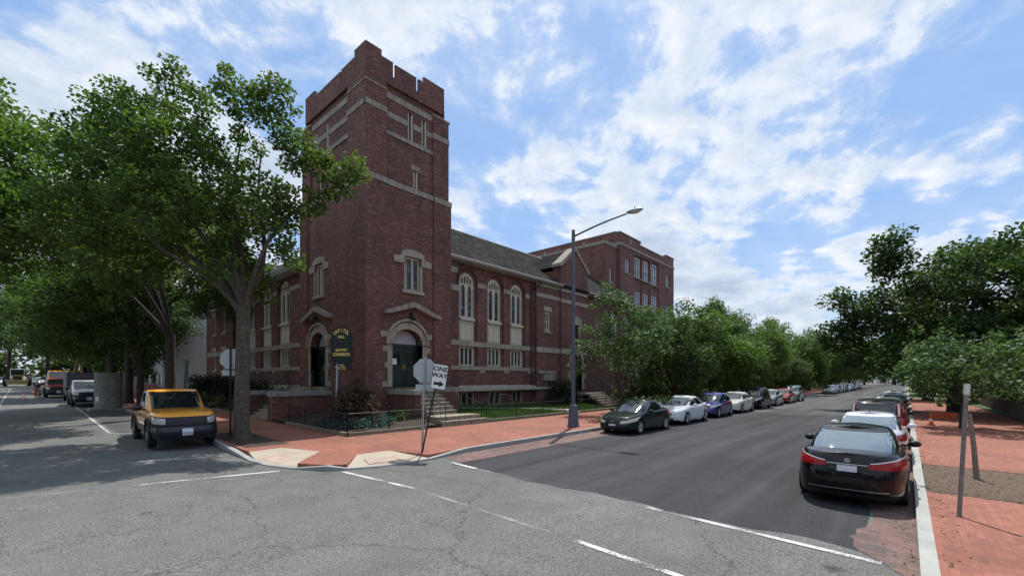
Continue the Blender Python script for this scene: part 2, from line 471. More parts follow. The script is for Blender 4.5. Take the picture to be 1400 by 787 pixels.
class MB:
    def __init__(s, org=(0, 0, 0)):
        s.v = []; s.f = []; s.org = Vector(org)
    def add(s, vs, fs):
        o = len(s.v)
        s.v += [tuple(q) for q in vs]; s.f += [tuple(i + o for i in f) for f in fs]
        return s
    def box(s, x0, x1, y0, y1, z0, z1):
        return s.add([(x0, y0, z0), (x1, y0, z0), (x1, y1, z0), (x0, y1, z0), (x0, y0, z1), (x1, y0, z1), (x1, y1, z1), (x0, y1, z1)],
                     [(0, 3, 2, 1), (4, 5, 6, 7), (0, 1, 5, 4), (1, 2, 6, 5), (2, 3, 7, 6), (3, 0, 4, 7)])
    def fbox(s, F, u0, u1, d0, d1, z0, z1):
        P = F.p
        return s.add([P(u0, d0, z0), P(u1, d0, z0), P(u1, d1, z0), P(u0, d1, z0), P(u0, d0, z1), P(u1, d0, z1), P(u1, d1, z1), P(u0, d1, z1)],
                     [(0, 3, 2, 1), (4, 5, 6, 7), (0, 1, 5, 4), (1, 2, 6, 5), (2, 3, 7, 6), (3, 0, 4, 7)])
    def fprism(s, F, poly, d0, d1):
        n = len(poly)
        vs = [F.p(u, d0, z) for u, z in poly] + [F.p(u, d1, z) for u, z in poly]
        return s.add(vs, [tuple(range(n)), tuple(range(2 * n - 1, n - 1, -1))] + [(i, (i + 1) % n, n + (i + 1) % n, n + i) for i in range(n)])
    def fring(s, F, outer, inner, d0, d1):
        n = len(outer)
        vs = [F.p(u, d0, z) for u, z in outer] + [F.p(u, d0, z) for u, z in inner] + [F.p(u, d1, z) for u, z in outer] + [F.p(u, d1, z) for u, z in inner]
        fs = []
        for i in range(n):
            j = (i + 1) % n
            fs += [(i, j, n + j, n + i), (2 * n + i, 3 * n + i, 3 * n + j, 2 * n + j), (i, 2 * n + i, 2 * n + j, j), (n + i, n + j, 3 * n + j, 3 * n + i)]
        return s.add(vs, fs)
    def prism(s, poly, z0, z1):
        n = len(poly)
        zf0 = z0 if callable(z0) else (lambda x, y: z0)
        zf1 = z1 if callable(z1) else (lambda x, y: z1)
        vs = [(x, y, zf0(x, y)) for x, y in poly] + [(x, y, zf1(x, y)) for x, y in poly]
        tri = tessellate_polygon([[Vector((x, y, 0)) for x, y in poly]])
        fs = [tuple(t) for t in tri] + [tuple(n + i for i in reversed(t)) for t in tri]
        return s.add(vs, fs + [(i, (i + 1) % n, n + (i + 1) % n, n + i) for i in range(n)])
    def sheet(s, poly, zf):
        tri = tessellate_polygon([[Vector((x, y, 0)) for x, y in poly]])
        return s.add([(x, y, zf(x, y)) for x, y in poly], [tuple(t) for t in tri])
    def tube(s, p0, p1, r0, r1=None, n=8, cap=True):
        r1 = r0 if r1 is None else r1
        p0 = Vector(p0); p1 = Vector(p1); d = (p1 - p0)
        if d.length < 1e-6: return s
        q = d.to_track_quat('Z', 'Y')
        vs = []
        for p, r in ((p0, r0), (p1, r1)):
            for i in range(n):
                a = 2 * math.pi * i / n
                vs.append(p + q @ Vector((math.cos(a) * r, math.sin(a) * r, 0)))
        fs = [(i, (i + 1) % n, n + (i + 1) % n, n + i) for i in range(n)]
        if cap: fs += [tuple(range(n - 1, -1, -1)), tuple(range(n, 2 * n))]
        return s.add(vs, fs)
    def path(s, pts, radii, n=8):
        pts = [Vector(p) for p in pts]
        vs = []; m = len(pts)
        up = Vector((0.13, 0.31, 1)).normalized()
        for k, p in enumerate(pts):
            d = (pts[min(k + 1, m - 1)] - pts[max(k - 1, 0)]).normalized()
            a = d.cross(up)
            if a.length < .05: a = d.cross(Vector((1, 0, 0)))
            a.normalize(); b = d.cross(a).normalized()
            r = radii[k] if hasattr(radii, '__len__') else radii
            for i in range(n):
                t = 2 * math.pi * i / n
                vs.append(p + a * math.cos(t) * r + b * math.sin(t) * r)
        fs = []
        for k in range(m - 1):
            for i in range(n):
                j = (i + 1) % n
                fs.append((k * n + i, k * n + j, (k + 1) * n + j, (k + 1) * n + i))
        fs += [tuple(range(n - 1, -1, -1)), tuple(range((m - 1) * n, m * n))]
        return s.add(vs, fs)
    def lathe(s, prof, c=(0, 0, 0), axis='Z', n=24):
        vs = []
        for r, h in prof:
            for i in range(n):
                t = 2 * math.pi * i / n
                if axis == 'Z': vs.append((c[0] + r * math.cos(t), c[1] + r * math.sin(t), c[2] + h))
                elif axis == 'Y': vs.append((c[0] + r * math.cos(t), c[1] + h, c[2] + r * math.sin(t)))
                else: vs.append((c[0] + h, c[1] + r * math.cos(t), c[2] + r * math.sin(t)))
        fs = []
        for k in range(len(prof) - 1):
            for i in range(n):
                j = (i + 1) % n
                fs.append((k * n + i, k * n + j, (k + 1) * n + j, (k + 1) * n + i))
        fs += [tuple(range(n - 1, -1, -1)), tuple(range((len(prof) - 1) * n, len(prof) * n))]
        return s.add(vs, fs)
    def ball(s, c, r, nu=16, nv=10):
        rx, ry, rz = r if hasattr(r, '__len__') else (r, r, r)
        prof = []
        vs = []
        for k in range(nv + 1):
            ph = math.pi * k / nv
            for i in range(nu):
                t = 2 * math.pi * i / nu
                vs.append((c[0] + rx * math.sin(ph) * math.cos(t), c[1] + ry * math.sin(ph) * math.sin(t), c[2] + rz * math.cos(ph)))
        fs = []
        for k in range(nv):
            for i in range(nu):
                j = (i + 1) % nu
                fs.append((k * nu + i, (k + 1) * nu + i, (k + 1) * nu + j, k * nu + j))
        return s.add(vs, fs)
    def pieces(s):
        """the far-apart pieces of this mesh, each as a builder of its own"""
        n = len(s.v); par = list(range(n))
        def root(i):
            while par[i] != i:
                par[i] = par[par[i]]; i = par[i]
            return i
        for f in s.f:
            a = root(f[0])
            for i in f[1:]: par[root(i)] = a
        V = np.array([tuple(v) for v in s.v], dtype=float)
        r = np.array([root(i) for i in range(n)])
        keys, isl = np.unique(r, return_inverse=True); k = len(keys)
        if k < 2 or k > 600: return [s]
        lo = np.full((k, 3), np.inf); hi = np.full((k, 3), -np.inf)
        np.minimum.at(lo, isl, V); np.maximum.at(hi, isl, V)
        size = (hi - lo).max(axis=1)
        gap = np.maximum(0, np.maximum(lo[:, None] - hi[None], lo[None] - hi[:, None]))
        near = np.sqrt((gap ** 2).sum(axis=2)) <= np.maximum(.02, .5 * np.maximum(size[:, None], size[None]))
        pr = list(range(k))
        def rt(i):
            while pr[i] != i:
                pr[i] = pr[pr[i]]; i = pr[i]
            return i
        for a, b in zip(*np.nonzero(near)): pr[rt(a)] = rt(b)
        grp = [rt(i) for i in range(k)]
        out = []
        for g in sorted(set(grp)):
            sel = [i for i in range(n) if grp[isl[i]] == g]; mp = {i: j for j, i in enumerate(sel)}
            q = MB(s.org); q.v = [s.v[i] for i in sel]; q.f = [tuple(mp[i] for i in f) for f in s.f if f[0] in mp]
            out.append(q)
        return out
    def build(s, name, mat, parent=None, split=True, **kw):
        ps = s.pieces() if split and parent is not None and len(s.v) < 6000 else [s]
        obs = [q.build1(name, mat, parent, **kw) for q in ps]
        return obs[0]
    def build1(s, name, mat, parent=None, smooth=None, label=None, fix=True, bevel=0.0, weld=False):
        me = bpy.data.meshes.new(name)
        o = s.org
        me.from_pydata([(x - o.x, y - o.y, z - o.z) for x, y, z in s.v], [], s.f)
        if fix or smooth or bevel or weld:
            bm = bmesh.new(); bm.from_mesh(me)
            if weld: bmesh.ops.remove_doubles(bm, verts=bm.verts, dist=1e-4)
            bmesh.ops.dissolve_degenerate(bm, dist=1e-5, edges=bm.edges)
            bmesh.ops.recalc_face_normals(bm, faces=bm.faces)
            if bevel:
                bmesh.ops.bevel(bm, geom=[e for e in bm.edges if e.calc_face_angle(0) > .5], offset=bevel, segments=2, affect='EDGES', profile=.7)
            if smooth:
                for f in bm.faces: f.smooth = True
                for e in bm.edges:
                    if e.calc_face_angle(0) > R(smooth): e.smooth = False
            bm.to_mesh(me); bm.free()
        me.materials.append(MATS[mat])
        ob = bpy.data.objects.new(name, me)
        COL.objects.link(ob)
        if parent is not None:
            ob.parent = parent
        if label: ob['label'] = label
        return ob

def cut(ob, cutter_mb):
    """subtract the cutter from the object, keep the result as plain mesh"""
    c = cutter_mb.build('cutter', 'iron', None)
    c.location = ob.location + (ob.parent.location if ob.parent else Vector((0, 0, 0)))
    md = ob.modifiers.new('b', 'BOOLEAN'); md.operation = 'DIFFERENCE'; md.solver = 'EXACT'; md.object = c
    bpy.context.view_layer.update()
    dg = bpy.context.evaluated_depsgraph_get()
    me = bpy.data.meshes.new_from_object(ob.evaluated_get(dg))
    ob.modifiers.clear()
    old = ob.data; ob.data = me; me.name = old.name
    bpy.data.meshes.remove(old)
    bpy.data.objects.remove(c)
    return ob

def text_obj(s, size, mat, name, parent, extrude=.004, M=None, bold=.0, spacing=1.0):
    cu = bpy.data.curves.new(name, 'FONT')
    cu.body = s; cu.size = size; cu.extrude = extrude; cu.align_x = 'CENTER'; cu.align_y = 'CENTER'
    cu.offset = bold; cu.space_character = spacing
    t = bpy.data.objects.new(name, cu); COL.objects.link(t)
    bpy.context.view_layer.update()
    me = bpy.data.meshes.new_from_object(t.evaluated_get(bpy.context.evaluated_depsgraph_get()))
    bpy.data.objects.remove(t); bpy.data.curves.remove(cu)
    if M is not None: me.transform(M)
    me.materials.clear(); me.materials.append(MATS[mat])
    o = bpy.data.objects.new(name, me); COL.objects.link(o)
    if parent is not None: o.parent = parent
    return o

def children(o):
    return [c for c in bpy.data.objects if c.parent == o]
def copy_tree(o, parent=None, kids=None):
    if kids is None:
        kids = {}
        for c in bpy.data.objects:
            if c.parent: kids.setdefault(c.parent.name, []).append(c)
    c = o.copy(); COL.objects.link(c)
    if parent is not None: c.parent = parent
    for ch in kids.get(o.name, []):
        copy_tree(ch, c, kids)
    return c

def setting(mb, name, mat, kind='structure', smooth=None):
    return tag(mb.build(name, mat, None, smooth=smooth), kind=kind)
# ============================================================ GROUND
def S(dz):
    return lambda x, y: K * y + dz
setting(MB().sheet([(-500, -500), (900, -500), (900, 900), (-500, 900)], S(0)), 'road', 'asphalt_old')
# newer asphalt of the street on the right
edge = []
for i in range(46):
    y = 9.5 - 9.0 * i / 45
    edge.append((8.14 + .10 * math.sin(y * 1.7) + .05 * math.sin(y * 5.1 + 1) + random.uniform(-.025, .025), y))
edge[-1] = (8.1, .5)
setting(MB().sheet(edge + [(36.0, .5), (37.5, 3.0), (35.2, 6.0), (36.8, 9.5)], S(.004)), 'road_surface_fresh', 'asphalt_new')
setting(MB().sheet([(36.8, 9.5), (35.2, 6.0), (37.5, 3.0), (36.0, .5), (400, .5), (400, 9.5)], S(.004)), 'road_surface_weathered', 'asphalt_mid')
setting(MB().sheet([(2.65, 23.3), (3.6, 23.3), (4.4, 23.4), (4.4, 60), (2.65, 60)], S(.003)), 'parking_lane', 'asphalt_mid')
# brick gutters
setting(MB().sheet([(8.5, 9.55), (9.0, 9.5), (60, 9.5), (60, 10.66), (9.6, 10.6), (8.6, 10.45)], S(.008)), 'gutter', 'gutter_brick')
ge = [(7.3, -.13), (7.6, .12), (7.9, .30)]
for i in range(24):
    x = 8.1 + .17 * i
    ge.append((x, .52 + .12 * math.sin(x * 2.3) + random.uniform(-.05, .05)))
setting(MB().sheet(ge + [(14, .55), (60, .55), (60, -.13)], S(.008)), 'gutter_strip', 'gutter_brick')

# painted lines
def line(pts, w, mat='road_paint', dz=.012, name='road_marking'):
    m = MB()
    for (x0, y0), (x1, y1) in pts:
        d = Vector((x1 - x0, y1 - y0)).normalized(); nn = Vector((-d.y, d.x)) * w / 2
        m.sheet([(x0 + nn.x, y0 + nn.y), (x1 + nn.x, y1 + nn.y), (x1 - nn.x, y1 - nn.y), (x0 - nn.x, y0 - nn.y)], S(dz))
    return setting(m, name, mat)
line([((8.22, 9.75), (8.14, 8.6)), ((8.0, 3.7), (7.76, .25))], .12)
line([((8.14, 8.6), (8.0, 3.7))], .10, 'road_paint_worn')
line([((5.5, 10.75), (5.76, 8.1)), ((5.62, 3.75), (5.5, 2.0))], .11)
line([((5.76, 8.1), (5.62, 3.75)), ((5.5, 2.0), (5.4, .2))], .10, 'road_paint_worn')
line([((1.75, 12.72), (4.42, 12.0))], .12)
line([((2.2, 16.08), (4.1, 15.25))], .12)
line([((-3.5, 14.0), (1.75, 12.72)), ((-3.0, 18.3), (2.2, 16.08))], .11, 'road_paint_worn')
line([((2.41, 24.3), (2.7, 60))], .10)
line([((2.41, 24.3), (3.9, 23.3))], .10)
line([((-1.1, 35), (-1.15, 99))], .11)
line([((-.4, 20.5), (.5, 20.3))], .12)
line([((1.15, 34.2), (2.35, 34.0))], .3)

# kerb and pavement of the church corner
KP = [(4.55, 200), (4.55, 30), (4.52, 18.7), (4.35, 15.6), (4.33, 14.0), (4.42, 13.0), (4.75, 12.0), (5.25, 11.15), (5.7, 10.9), (6.5, 10.63), (7.2, 10.5), (8.1, 10.46), (9.7, 10.62), (11.7, 10.62), (17, 10.62), (250, 10.7)]
def offset_path(P, d):
    out = []
    for i, (x, y) in enumerate(P):
        a = Vector(P[max(i - 1, 0)]); b = Vector(P[min(i + 1, len(P) - 1)])
        t = (b - a).normalized()
        out.append((x - t.y * d, y + t.x * d))
    return out
KI = offset_path(KP, .16)
def strip(P, Q, z0, z1, name, mat, i0=0, i1=None, bev=.012):
    i1 = len(P) if i1 is None else i1
    m = MB(); vs = []; fs = []
    n = 0
    for i in range(i0, i1):
        for (x, y) in (P[i], Q[i]):
            vs += [(x, y, K * y + z0), (x, y, K * y + (z1[i] if hasattr(z1, '__len__') else z1))]
        n += 1
    for k in range(n - 1):
        a = 4 * k; b = 4 * (k + 1)
        fs += [(a, b, b + 1, a + 1), (a + 1, b + 1, b + 3, a + 3), (a + 2, a + 3, b + 3, b + 2)]
    fs += [(0, 1, 3, 2), (4 * n - 4, 4 * n - 2, 4 * n - 1, 4 * n - 3)]
    m.add(vs, fs)
    return setting(m, name, mat)
#        0    1    2    3    4    5     6     7    8     9    10    11   12 ...
kh = [.14, .14, .14, .13, .03, .025, .03, .13, .04, .025, .03, .05, .15, .15, .15, .15]
strip(KP, KI, -.1, kh, 'kerb', 'kerb_stone')
SW = S(.12)
r1 = [KI[4], KI[5], KI[6], (6.13, 13.46), (5.58, 15.0), (4.62, 14.95)]
r2 = [KI[8], KI[9], KI[10], KI[11], (7.72, 12.1), (6.65, 12.15)]
# pavement outline with the two ramps notched out
pav = [(4.71, 200), KI[1], KI[2], (4.62, 16.0), (4.62, 14.95), (5.58, 15.0), (6.13, 13.46), KI[6], KI[7], KI[8], (6.65, 12.15), (7.72, 12.1), KI[11], KI[12], KI[13], KI[14], (250, 10.86), (250, 15.95), (8.27, 15.85), (8.27, 200)]
setting(MB().prism(pav, S(-.3), S(.13)), 'pavement', 'paver')
def rampsheet(poly, z):
    m = MB(); tri = tessellate_polygon([[Vector((x, y, 0)) for x, y in poly]])
    n = len(poly)
    m.add([(x, y, K * y + zz) for (x, y), zz in zip(poly, z)] + [(x, y, K * y + zz - .2) for (x, y), zz in zip(poly, z)],
          [tuple(t) for t in tri] + [(i, (i + 1) % n, n + (i + 1) % n, n + i) for i in range(n)])
    return m
setting(rampsheet(r1, [.03, .025, .03, .13, .13, .125]), 'pavement_ramp', 'ramp_concrete')
setting(rampsheet(r2, [.04, .025, .03, .05, .13, .13]), 'pavement_ramp', 'ramp_concrete')
setting(rampsheet([(4.56, 13.95), (4.72, 12.9), (5.35, 13.15), (5.15, 14.1)], [.040, .040, .083, .083]), 'ramp_tactile_panel', 'detectable')
setting(rampsheet([(6.35, 10.95), (7.55, 10.80), (7.4, 11.4), (6.5, 11.5)], [.062, .062, .10, .10]), 'ramp_tactile_panel', 'detectable')
# tree bed in the pavement
def lumpy(poly, name, mat, z, amp=.05, step=.22, kind='structure'):
    xs = [p[0] for p in poly]; ys = [p[1] for p in poly]
    x0, x1, y0, y1 = min(xs), max(xs), min(ys), max(ys)
    nx = max(2, int((x1 - x0) / step)); ny = max(2, int((y1 - y0) / step))
    m = MB(); vs = []; fs = []
    for j in range(ny + 1):
        for i in range(nx + 1):
            x = x0 + (x1 - x0) * i / nx; y = y0 + (y1 - y0) * j / ny
            e = 0 if i in (0, nx) or j in (0, ny) else 1
            vs.append((x, y, K * y + z + e * (amp * .5 + random.uniform(-amp, amp) * .6)))
    for j in range(ny):
        for i in range(nx):
            a = j * (nx + 1) + i
            fs.append((a, a + 1, a + nx + 2, a + nx + 1))
    m.add(vs, fs)
    return setting(m, name, mat, kind, smooth=60)
lumpy([(4.78, 15.75), (6.1, 20.2)], 'soil', 'mulch', .134, .05)
# whole block behind the property line
setting(MB().sheet([(8.27, 15.93), (250, 15.93), (250, 200), (8.27, 200)], S(.15)), 'ground', 'mulch')
# planting bed at the corner, gently mounded
def mound(x0, x1, y0, y1, zf, name, mat, nx=20, ny=16, amp=.02):
    m = MB(); vs = []; fs = []
    for j in range(ny + 1):
        for i in range(nx + 1):
            x = x0 + (x1 - x0) * i / nx; y = y0 + (y1 - y0) * j / ny
            vs.append((x, y, zf(x, y) + random.uniform(-amp, amp)))
    for j in range(ny):
        for i in range(nx):
            a = j * (nx + 1) + i
            fs.append((a, a + 1, a + nx + 2, a + nx + 1))
    m.add(vs, fs)
    return setting(m, name, mat, smooth=60)
mound(8.4, 13.05, 16.0, 24.0, lambda x, y: K * y + .22 + .25 * min(1, (x - 8.4) / 2.5) * min(1, (y - 16) / 2.5), 'soil_bed', 'mulch', 30, 40, .025)
LZ = lambda x, y: K * y + .24 + .07 * (y - 16)
mound(15.95, 60, 16.05, 21.4, LZ, 'lawn', 'grass', 60, 12, .015)
mound(8.4, 12.2, 27.6, 60, lambda x, y: K * y + .2 + .03 * (x - 8.4), 'lawn_side', 'grass', 10, 40, .02)
# low stone edging of the beds
def edging(P, w, h, name='kerb_edging', mat='bed_kerb'):
    strip(P, offset_path(P, w), 0.0, .12 + h, name, mat)
edging([(8.27, 21.75), (8.24, 19.0), (8.27, 16.2), (8.42, 15.92), (8.75, 15.85), (12.05, 15.9)], .2, .14)
edging([(15.8, 15.95), (23.0, 15.95)], .18, .13)
edging([(24.3, 15.95), (60, 15.95)], .18, .13)
edging([(8.27, 60), (8.27, 25.4)], .18, .13)
# path across the lawn with two low steps
setting(MB().sheet([(17.0, 20.6), (23.0, 18.1), (24.3, 17.0), (24.3, 16.0), (23.05, 16.0), (22.6, 17.6), (16.9, 20.2)], lambda x, y: LZ(x, y) + .03), 'path', 'pale_path')
m = MB()
for k in range(2):
    m.box(23.05, 24.25, 15.75 + .3 * k, 16.6, .25, .42 + .13 * k)
setting(m, 'path_step', 'pale_path')

# right-hand pavement
strip([(400, -.13), (9, -.13), (4, -.13)], [(400, -.31), (9, -.31), (4, -.31)], -.1, .14, 'kerb', 'kerb_pale')
setting(MB().sheet([(4, -.31), (12.8, -.31), (12.8, -30), (4, -30)], S(.13)), 'pavement', 'paver')
setting(MB().sheet([(16.9, -.31), (75, -.31), (75, -30), (16.9, -30)], S(.13)), 'pavement', 'paver')
setting(MB().sheet([(12.8, -3.4), (16.9, -3.4), (16.9, -30), (12.8, -30)], S(.13)), 'pavement', 'paver')
lumpy([(12.8, -3.4), (16.9, -.33)], 'soil', 'dirt', .12, .04)
setting(MB().sheet([(75, -.31), (400, -.31), (400, -30), (75, -30)], S(.125)), 'ground', 'grass')
setting(MB().sheet([(28, -5.0), (75, -4.2), (75, -29), (28, -29)], S(.16)), 'lawn', 'grass')
# manhole cover
mh = MB(); mh.lathe([(.3, 0), (.3, .012)], (1.15, 34.1, gz(34.1) + .003))

# fallen leaves and grit gathered along the kerbs
def litter(name, rows, n, size, mat, seed):
    rg_ = np.random.default_rng(seed); V = []; F = []
    for k in range(n):
        (x0, y0), (x1, y1), wd, dz = rows[rg_.integers(len(rows))]
        t = rg_.random(); o = abs(rg_.normal(0, wd)); d = Vector((x1 - x0, y1 - y0)).normalized()
        x = x0 + (x1 - x0) * t - d.y * o; y = y0 + (y1 - y0) * t + d.x * o
        a = rg_.uniform(0, 6.28); s_ = size * rg_.uniform(.4, 1.3); z = K * y + dz + .008
        b = len(V)
        for q in range(4):
            r_ = s_ * (.5 if q % 2 == 0 else .28)
            V.append((x + r_ * math.cos(a + q * 1.57), y + r_ * math.sin(a + q * 1.57), z + rg_.uniform(0, .012)))
        F.append((b, b + 1, b + 2, b + 3))
    m = MB(); m.add(V, F); o = m.build1(name, mat, None, fix=False); tag(o, kind='stuff'); return o
litter('fallen_leaves', [((30, 10.45), (8.3, 10.35), -.0 + .10, 0.008), ((8.27, 15.75), (8.27, 21), .18, .13), ((12, 15.8), (8.4, 15.8), .22, .13), ((24, 15.8), (15.8, 15.8), .2, .13),
       ((4.4, 14), (4.4, 22), .12, 0.0), ((7, -.10), (30, -.10), .14, .008), ((30, -.36), (7, -.36), .16, .13), ((12.8, -.5), (12.8, -3.2), .2, .13), ((6.2, 15.6), (6.2, 20.2), .35, .13),
       ((4.8, 15.9), (4.8, 20), .9, .15), ((16.7, -.5), (12.9, -.5), 1.0, .14)], 2600, .055, 'dry_leaf', 4)
# ============================================================ CHURCH
A0, B0 = 11.51, 20.2            # outer corner of the tower
A1, B1 = 16.97, 27.75           # far edges of its two street faces
church = thing('church', 'dark red brick corner church with crenellated square tower and pale limestone bands', 'church', (A0, B0, 0))
OC = (A0, B0, 0)
FR = Frame((0, B0), (1, 0), (0, -1))     # face on the wide street, u = x
FL = Frame((A0, 0), (0, 1), (-1, 0))     # face on the side street, u = y

def arch(uc, w, z0, zs, rise=None, n=14, kind='round'):
    """outline of an arched opening, from its foot up and round"""
    h = w / 2; rise = h if rise is None else rise
    pts = [(uc - h, z0), (uc - h, zs)]
    for i in range(1, n):
        t = math.pi * (1 - i / n)
        if kind == 'round':
            pts.append((uc + h * math.cos(t), zs + rise * math.sin(t)))
        else:  # pointed
            c = math.cos(t); pts.append((uc + h * c, zs + rise * (1 - abs(c) ** 1.8) ** .8))
    return pts + [(uc + h, zs), (uc + h, z0)]

def P(mb, name, mat, **kw):
    return mb.build(name, mat, kw.pop('parent', church), **kw)

# ---- tower wall ----
tw = MB(OC)
ZB = -.2
tw.box(A0, A1, B0, B1, ZB, 12.95)
tower_low = P(tw, 'tower_wall', 'brick')
c = MB(OC)
DR, DL = 14.0, 25.45            # door centres on the two faces
WR, WL = 14.35, 25.35
for F, dc, wc in ((FR, DR, WR), (FL, DL, WL)):
    c.fprism(F, arch(dc, 1.95, 2.1, 4.35, .85), -.62, .2)
    c.fprism(F, [(wc - .45, 7.35), (wc + .45, 7.35), (wc + .45, 9.15), (wc - .45, 9.15)], -.3, .2)
cut(tower_low, c)
# upper stage: recessed core with corner piers
up = MB(OC)
up.box(A0 + .13, A1 - .3, B0 + .13, B1 - .3, 12.95, 18.3)
upper = P(up, 'tower_wall', 'brick')
c = MB(OC)
FRu = Frame((0, B0 + .13), (1, 0), (0, -1)); FLu = Frame((A0 + .13, 0), (0, 1), (-1, 0))
slR = [14.28, 15.2]; slL = [24.55, 26.0]
for F, sl, one in ((FRu, slR, 14.62), (FLu, slL, 25.4)):
    for u in sl:
        c.fbox(F, u - .16, u + .16, -.3, .2, 15.6, 17.1)
    c.fbox(F, one - .14, one + .14, -.3, .2, 12.97, 14.05)
cut(upper, c)
pr = MB(OC)
pr.box(A0, 12.72, B0, 22.05, 12.95, 18.3)                  # the pier on the street corner
pr.box(15.78, A1 - .08, B0 - .0, B0 + .9, 12.95, 17.62)       # piers at the far ends
pr.box(A0, A0 + .9, 26.6, B1 - .08, 12.95, 17.62)
P(pr, 'pier', 'brick')
pr = MB(OC)
pr.box(15.75, A1 + .03, B0 - .1, B0 + .9, ZB, 12.9)
pr.box(A0 - .1, A0 + .9, 26.75, B1 + .03, ZB, 12.9)
P(pr, 'pier', 'brick')
# parapet with narrow slits and raised corners
pp = MB(OC)
TR = [(A0, 12.42, 19.46), (12.421, 13.10, 19.16), (13.26, 14.58, 19.12), (14.74, 15.1, 19.12), (15.101, A1 - .42, 19.42)]
TL = [(B0 + .004, 21.3, 19.46), (21.33, 22.7, 19.12), (22.8, 24.9, 19.08), (25.0, 25.9, 19.08), (25.93, B1 - .55, 19.42)]
pp.box(A0 - .004, A1 - .42, B0 - .004, B1 - .55, 17.95, 18.45)
for u0, u1, z in TR:
    pp.box(u0, u1, B0 + .002, B0 + .13, 18.45, z)
for u0, u1, z in TL:
    pp.box(A0 + .002, A0 + .13, max(u0, B0 + .131), u1, 18.45, z)
for u0, u1, z in TR[1:]:
    pp.box(u0, u1, B1 - .93, B1 - .553, 18.4, z)
for u0, u1, z in TL[1:]:
    pp.box(A1 - .8, A1 - .423, max(u0, B0 + .39), min(u1, B1 - .94), 18.4, z)
P(pp, 'parapet', 'brick')
cp = MB(OC)
for u0, u1, z in TR:
    cp.box(u0 - .01, u1 + .01, B0 - .015, B0 + .15, z + .002, z + .05)
for u0, u1, z in TL:
    cp.box(A0 - .015, A0 + .15, max(u0, B0 + .155), u1 + .01, z + .002, z + .05)
P(cp, 'coping', 'coping')
# string courses
bn = MB(OC)
def band(F, u0, u1, z0, z1, d=.035, dd=-.1):
    bn.fbox(F, u0, u1, dd, d, z0, z1)
def Fat(F, d):
    G = Frame((0, 0), (0, 0), (0, 0)); G.o = F.o + F.N * d; G.U = F.U; G.N = F.N
    return G
for F, e0, e1, far, farfull, recess in ((FR, A0 - .035, 12.72, 15.78, A1 - .05, (slR, 14.62)), (FL, B0 + .001, 22.05, 26.6, B1 - .05, (slL, 25.4))):
    G = Fat(F, -.13)
    # course 1 (under the parapet)
    band(G, e1, far, 17.28, 17.6)
    bn.fbox(F, e0, e1 + .0, -.1, .03, 17.58, 17.66)
    # course 2
    band(F, e0, e1, 16.38, 16.66)
    us = [e1] + [k for u in recess[0] for k in (u - .17, u + .17)] + [far]
    for a, b_ in zip(us[::2], us[1::2]): band(G, a, b_, 16.3, 16.6)
    band(F, far - .03, farfull, 16.3, 16.6)
    # course 3: sill of the belfry slits
    band(G, e1, far, 15.36, 15.58, .06)
    # course 4
    band(F, e0, e1 + .03, 12.72, 13.0, .045)
    band(F, e1 + .03, far - .04, 12.68, 12.96, .04)
    band(Fat(F, .1), far - .03, farfull + .1, 12.62, 12.93, .035, -.15)
    bn.fbox(F, far - .03, farfull + .05, -.6, .03, 17.6, 17.7)
    # lintel block over the lone slit
    bn.fbox(G, recess[1] - .3, recess[1] + .3, -.05, .04, 14.06, 14.33)
P(bn, 'stone_course', 'limestone_dark')
# slit jambs and glass
sj = MB(OC); sg = MB(OC)
for F, sl, one in ((FRu, slR, 14.62), (FLu, slL, 25.4)):
    for u in sl:
        for s in (-1, 1): sj.fbox(F, u + s * .125 - .033, u + s * .125 + .033, -.25, -.02, 15.6, 17.1)
        sg.fbox(F, u - .155, u + .155, -.28, -.2, 15.61, 17.09)
    for s in (-1, 1): sj.fbox(F, one + s * .105 - .033, one + s * .105 + .033, -.25, -.02, 12.98, 14.04)
    sg.fbox(F, one - .135, one + .135, -.28, -.2, 12.98, 14.04)
P(sj, 'slit_surround', 'cream_paint'); P(sg, 'slit_window', 'dark_plastic')

# ---- tower windows over the doors ----
for F, wc in ((FR, WR), (FL, WL)):
    st = MB(OC)
    # stepped hood mould with wide ears
    hood = [(wc - 1.22, 8.75), (wc - .55, 8.75), (wc - .55, 9.17), (wc + .55, 9.17), (wc + .55, 8.75), (wc + 1.22, 8.75), (wc + 1.22, 9.08), (wc + .78, 9.16),
            (wc + .72, 9.40), (wc + .34, 9.55), (wc - .34, 9.55), (wc - .72, 9.40), (wc - .78, 9.16), (wc - 1.22, 9.08)]
    st.fprism(F, hood, -.08, .07)
    for s in (-1, 1): st.fbox(F, wc + s * .52 - .08, wc + s * .52 + .08, -.1, .05, 7.33, 8.748)
    st.fbox(F, wc - .72, wc + .72, -.1, .10, 7.17, 7.33)
    so = P(st, 'window_surround', 'limestone')
    fr = MB(OC)
    outer = [(wc - .44, 7.34), (wc + .44, 7.34), (wc + .44, 9.15), (wc - .44, 9.15)]
    inner = [(wc - .38, 7.41), (wc + .38, 7.41), (wc + .38, 9.06), (wc - .38, 9.06)]
    fr.fring(F, outer, inner, -.2, -.08)
    fr.fbox(F, wc - .04, wc + .04, -.19, -.07, 7.41, 9.06)
    P(fr, 'window_frame', 'cream_paint')
    gl = MB(OC); gl.fbox(F, wc - .43, wc + .43, -.28, -.17, 7.36, 9.14)
    P(gl, 'window_glass', 'leaded_glass')

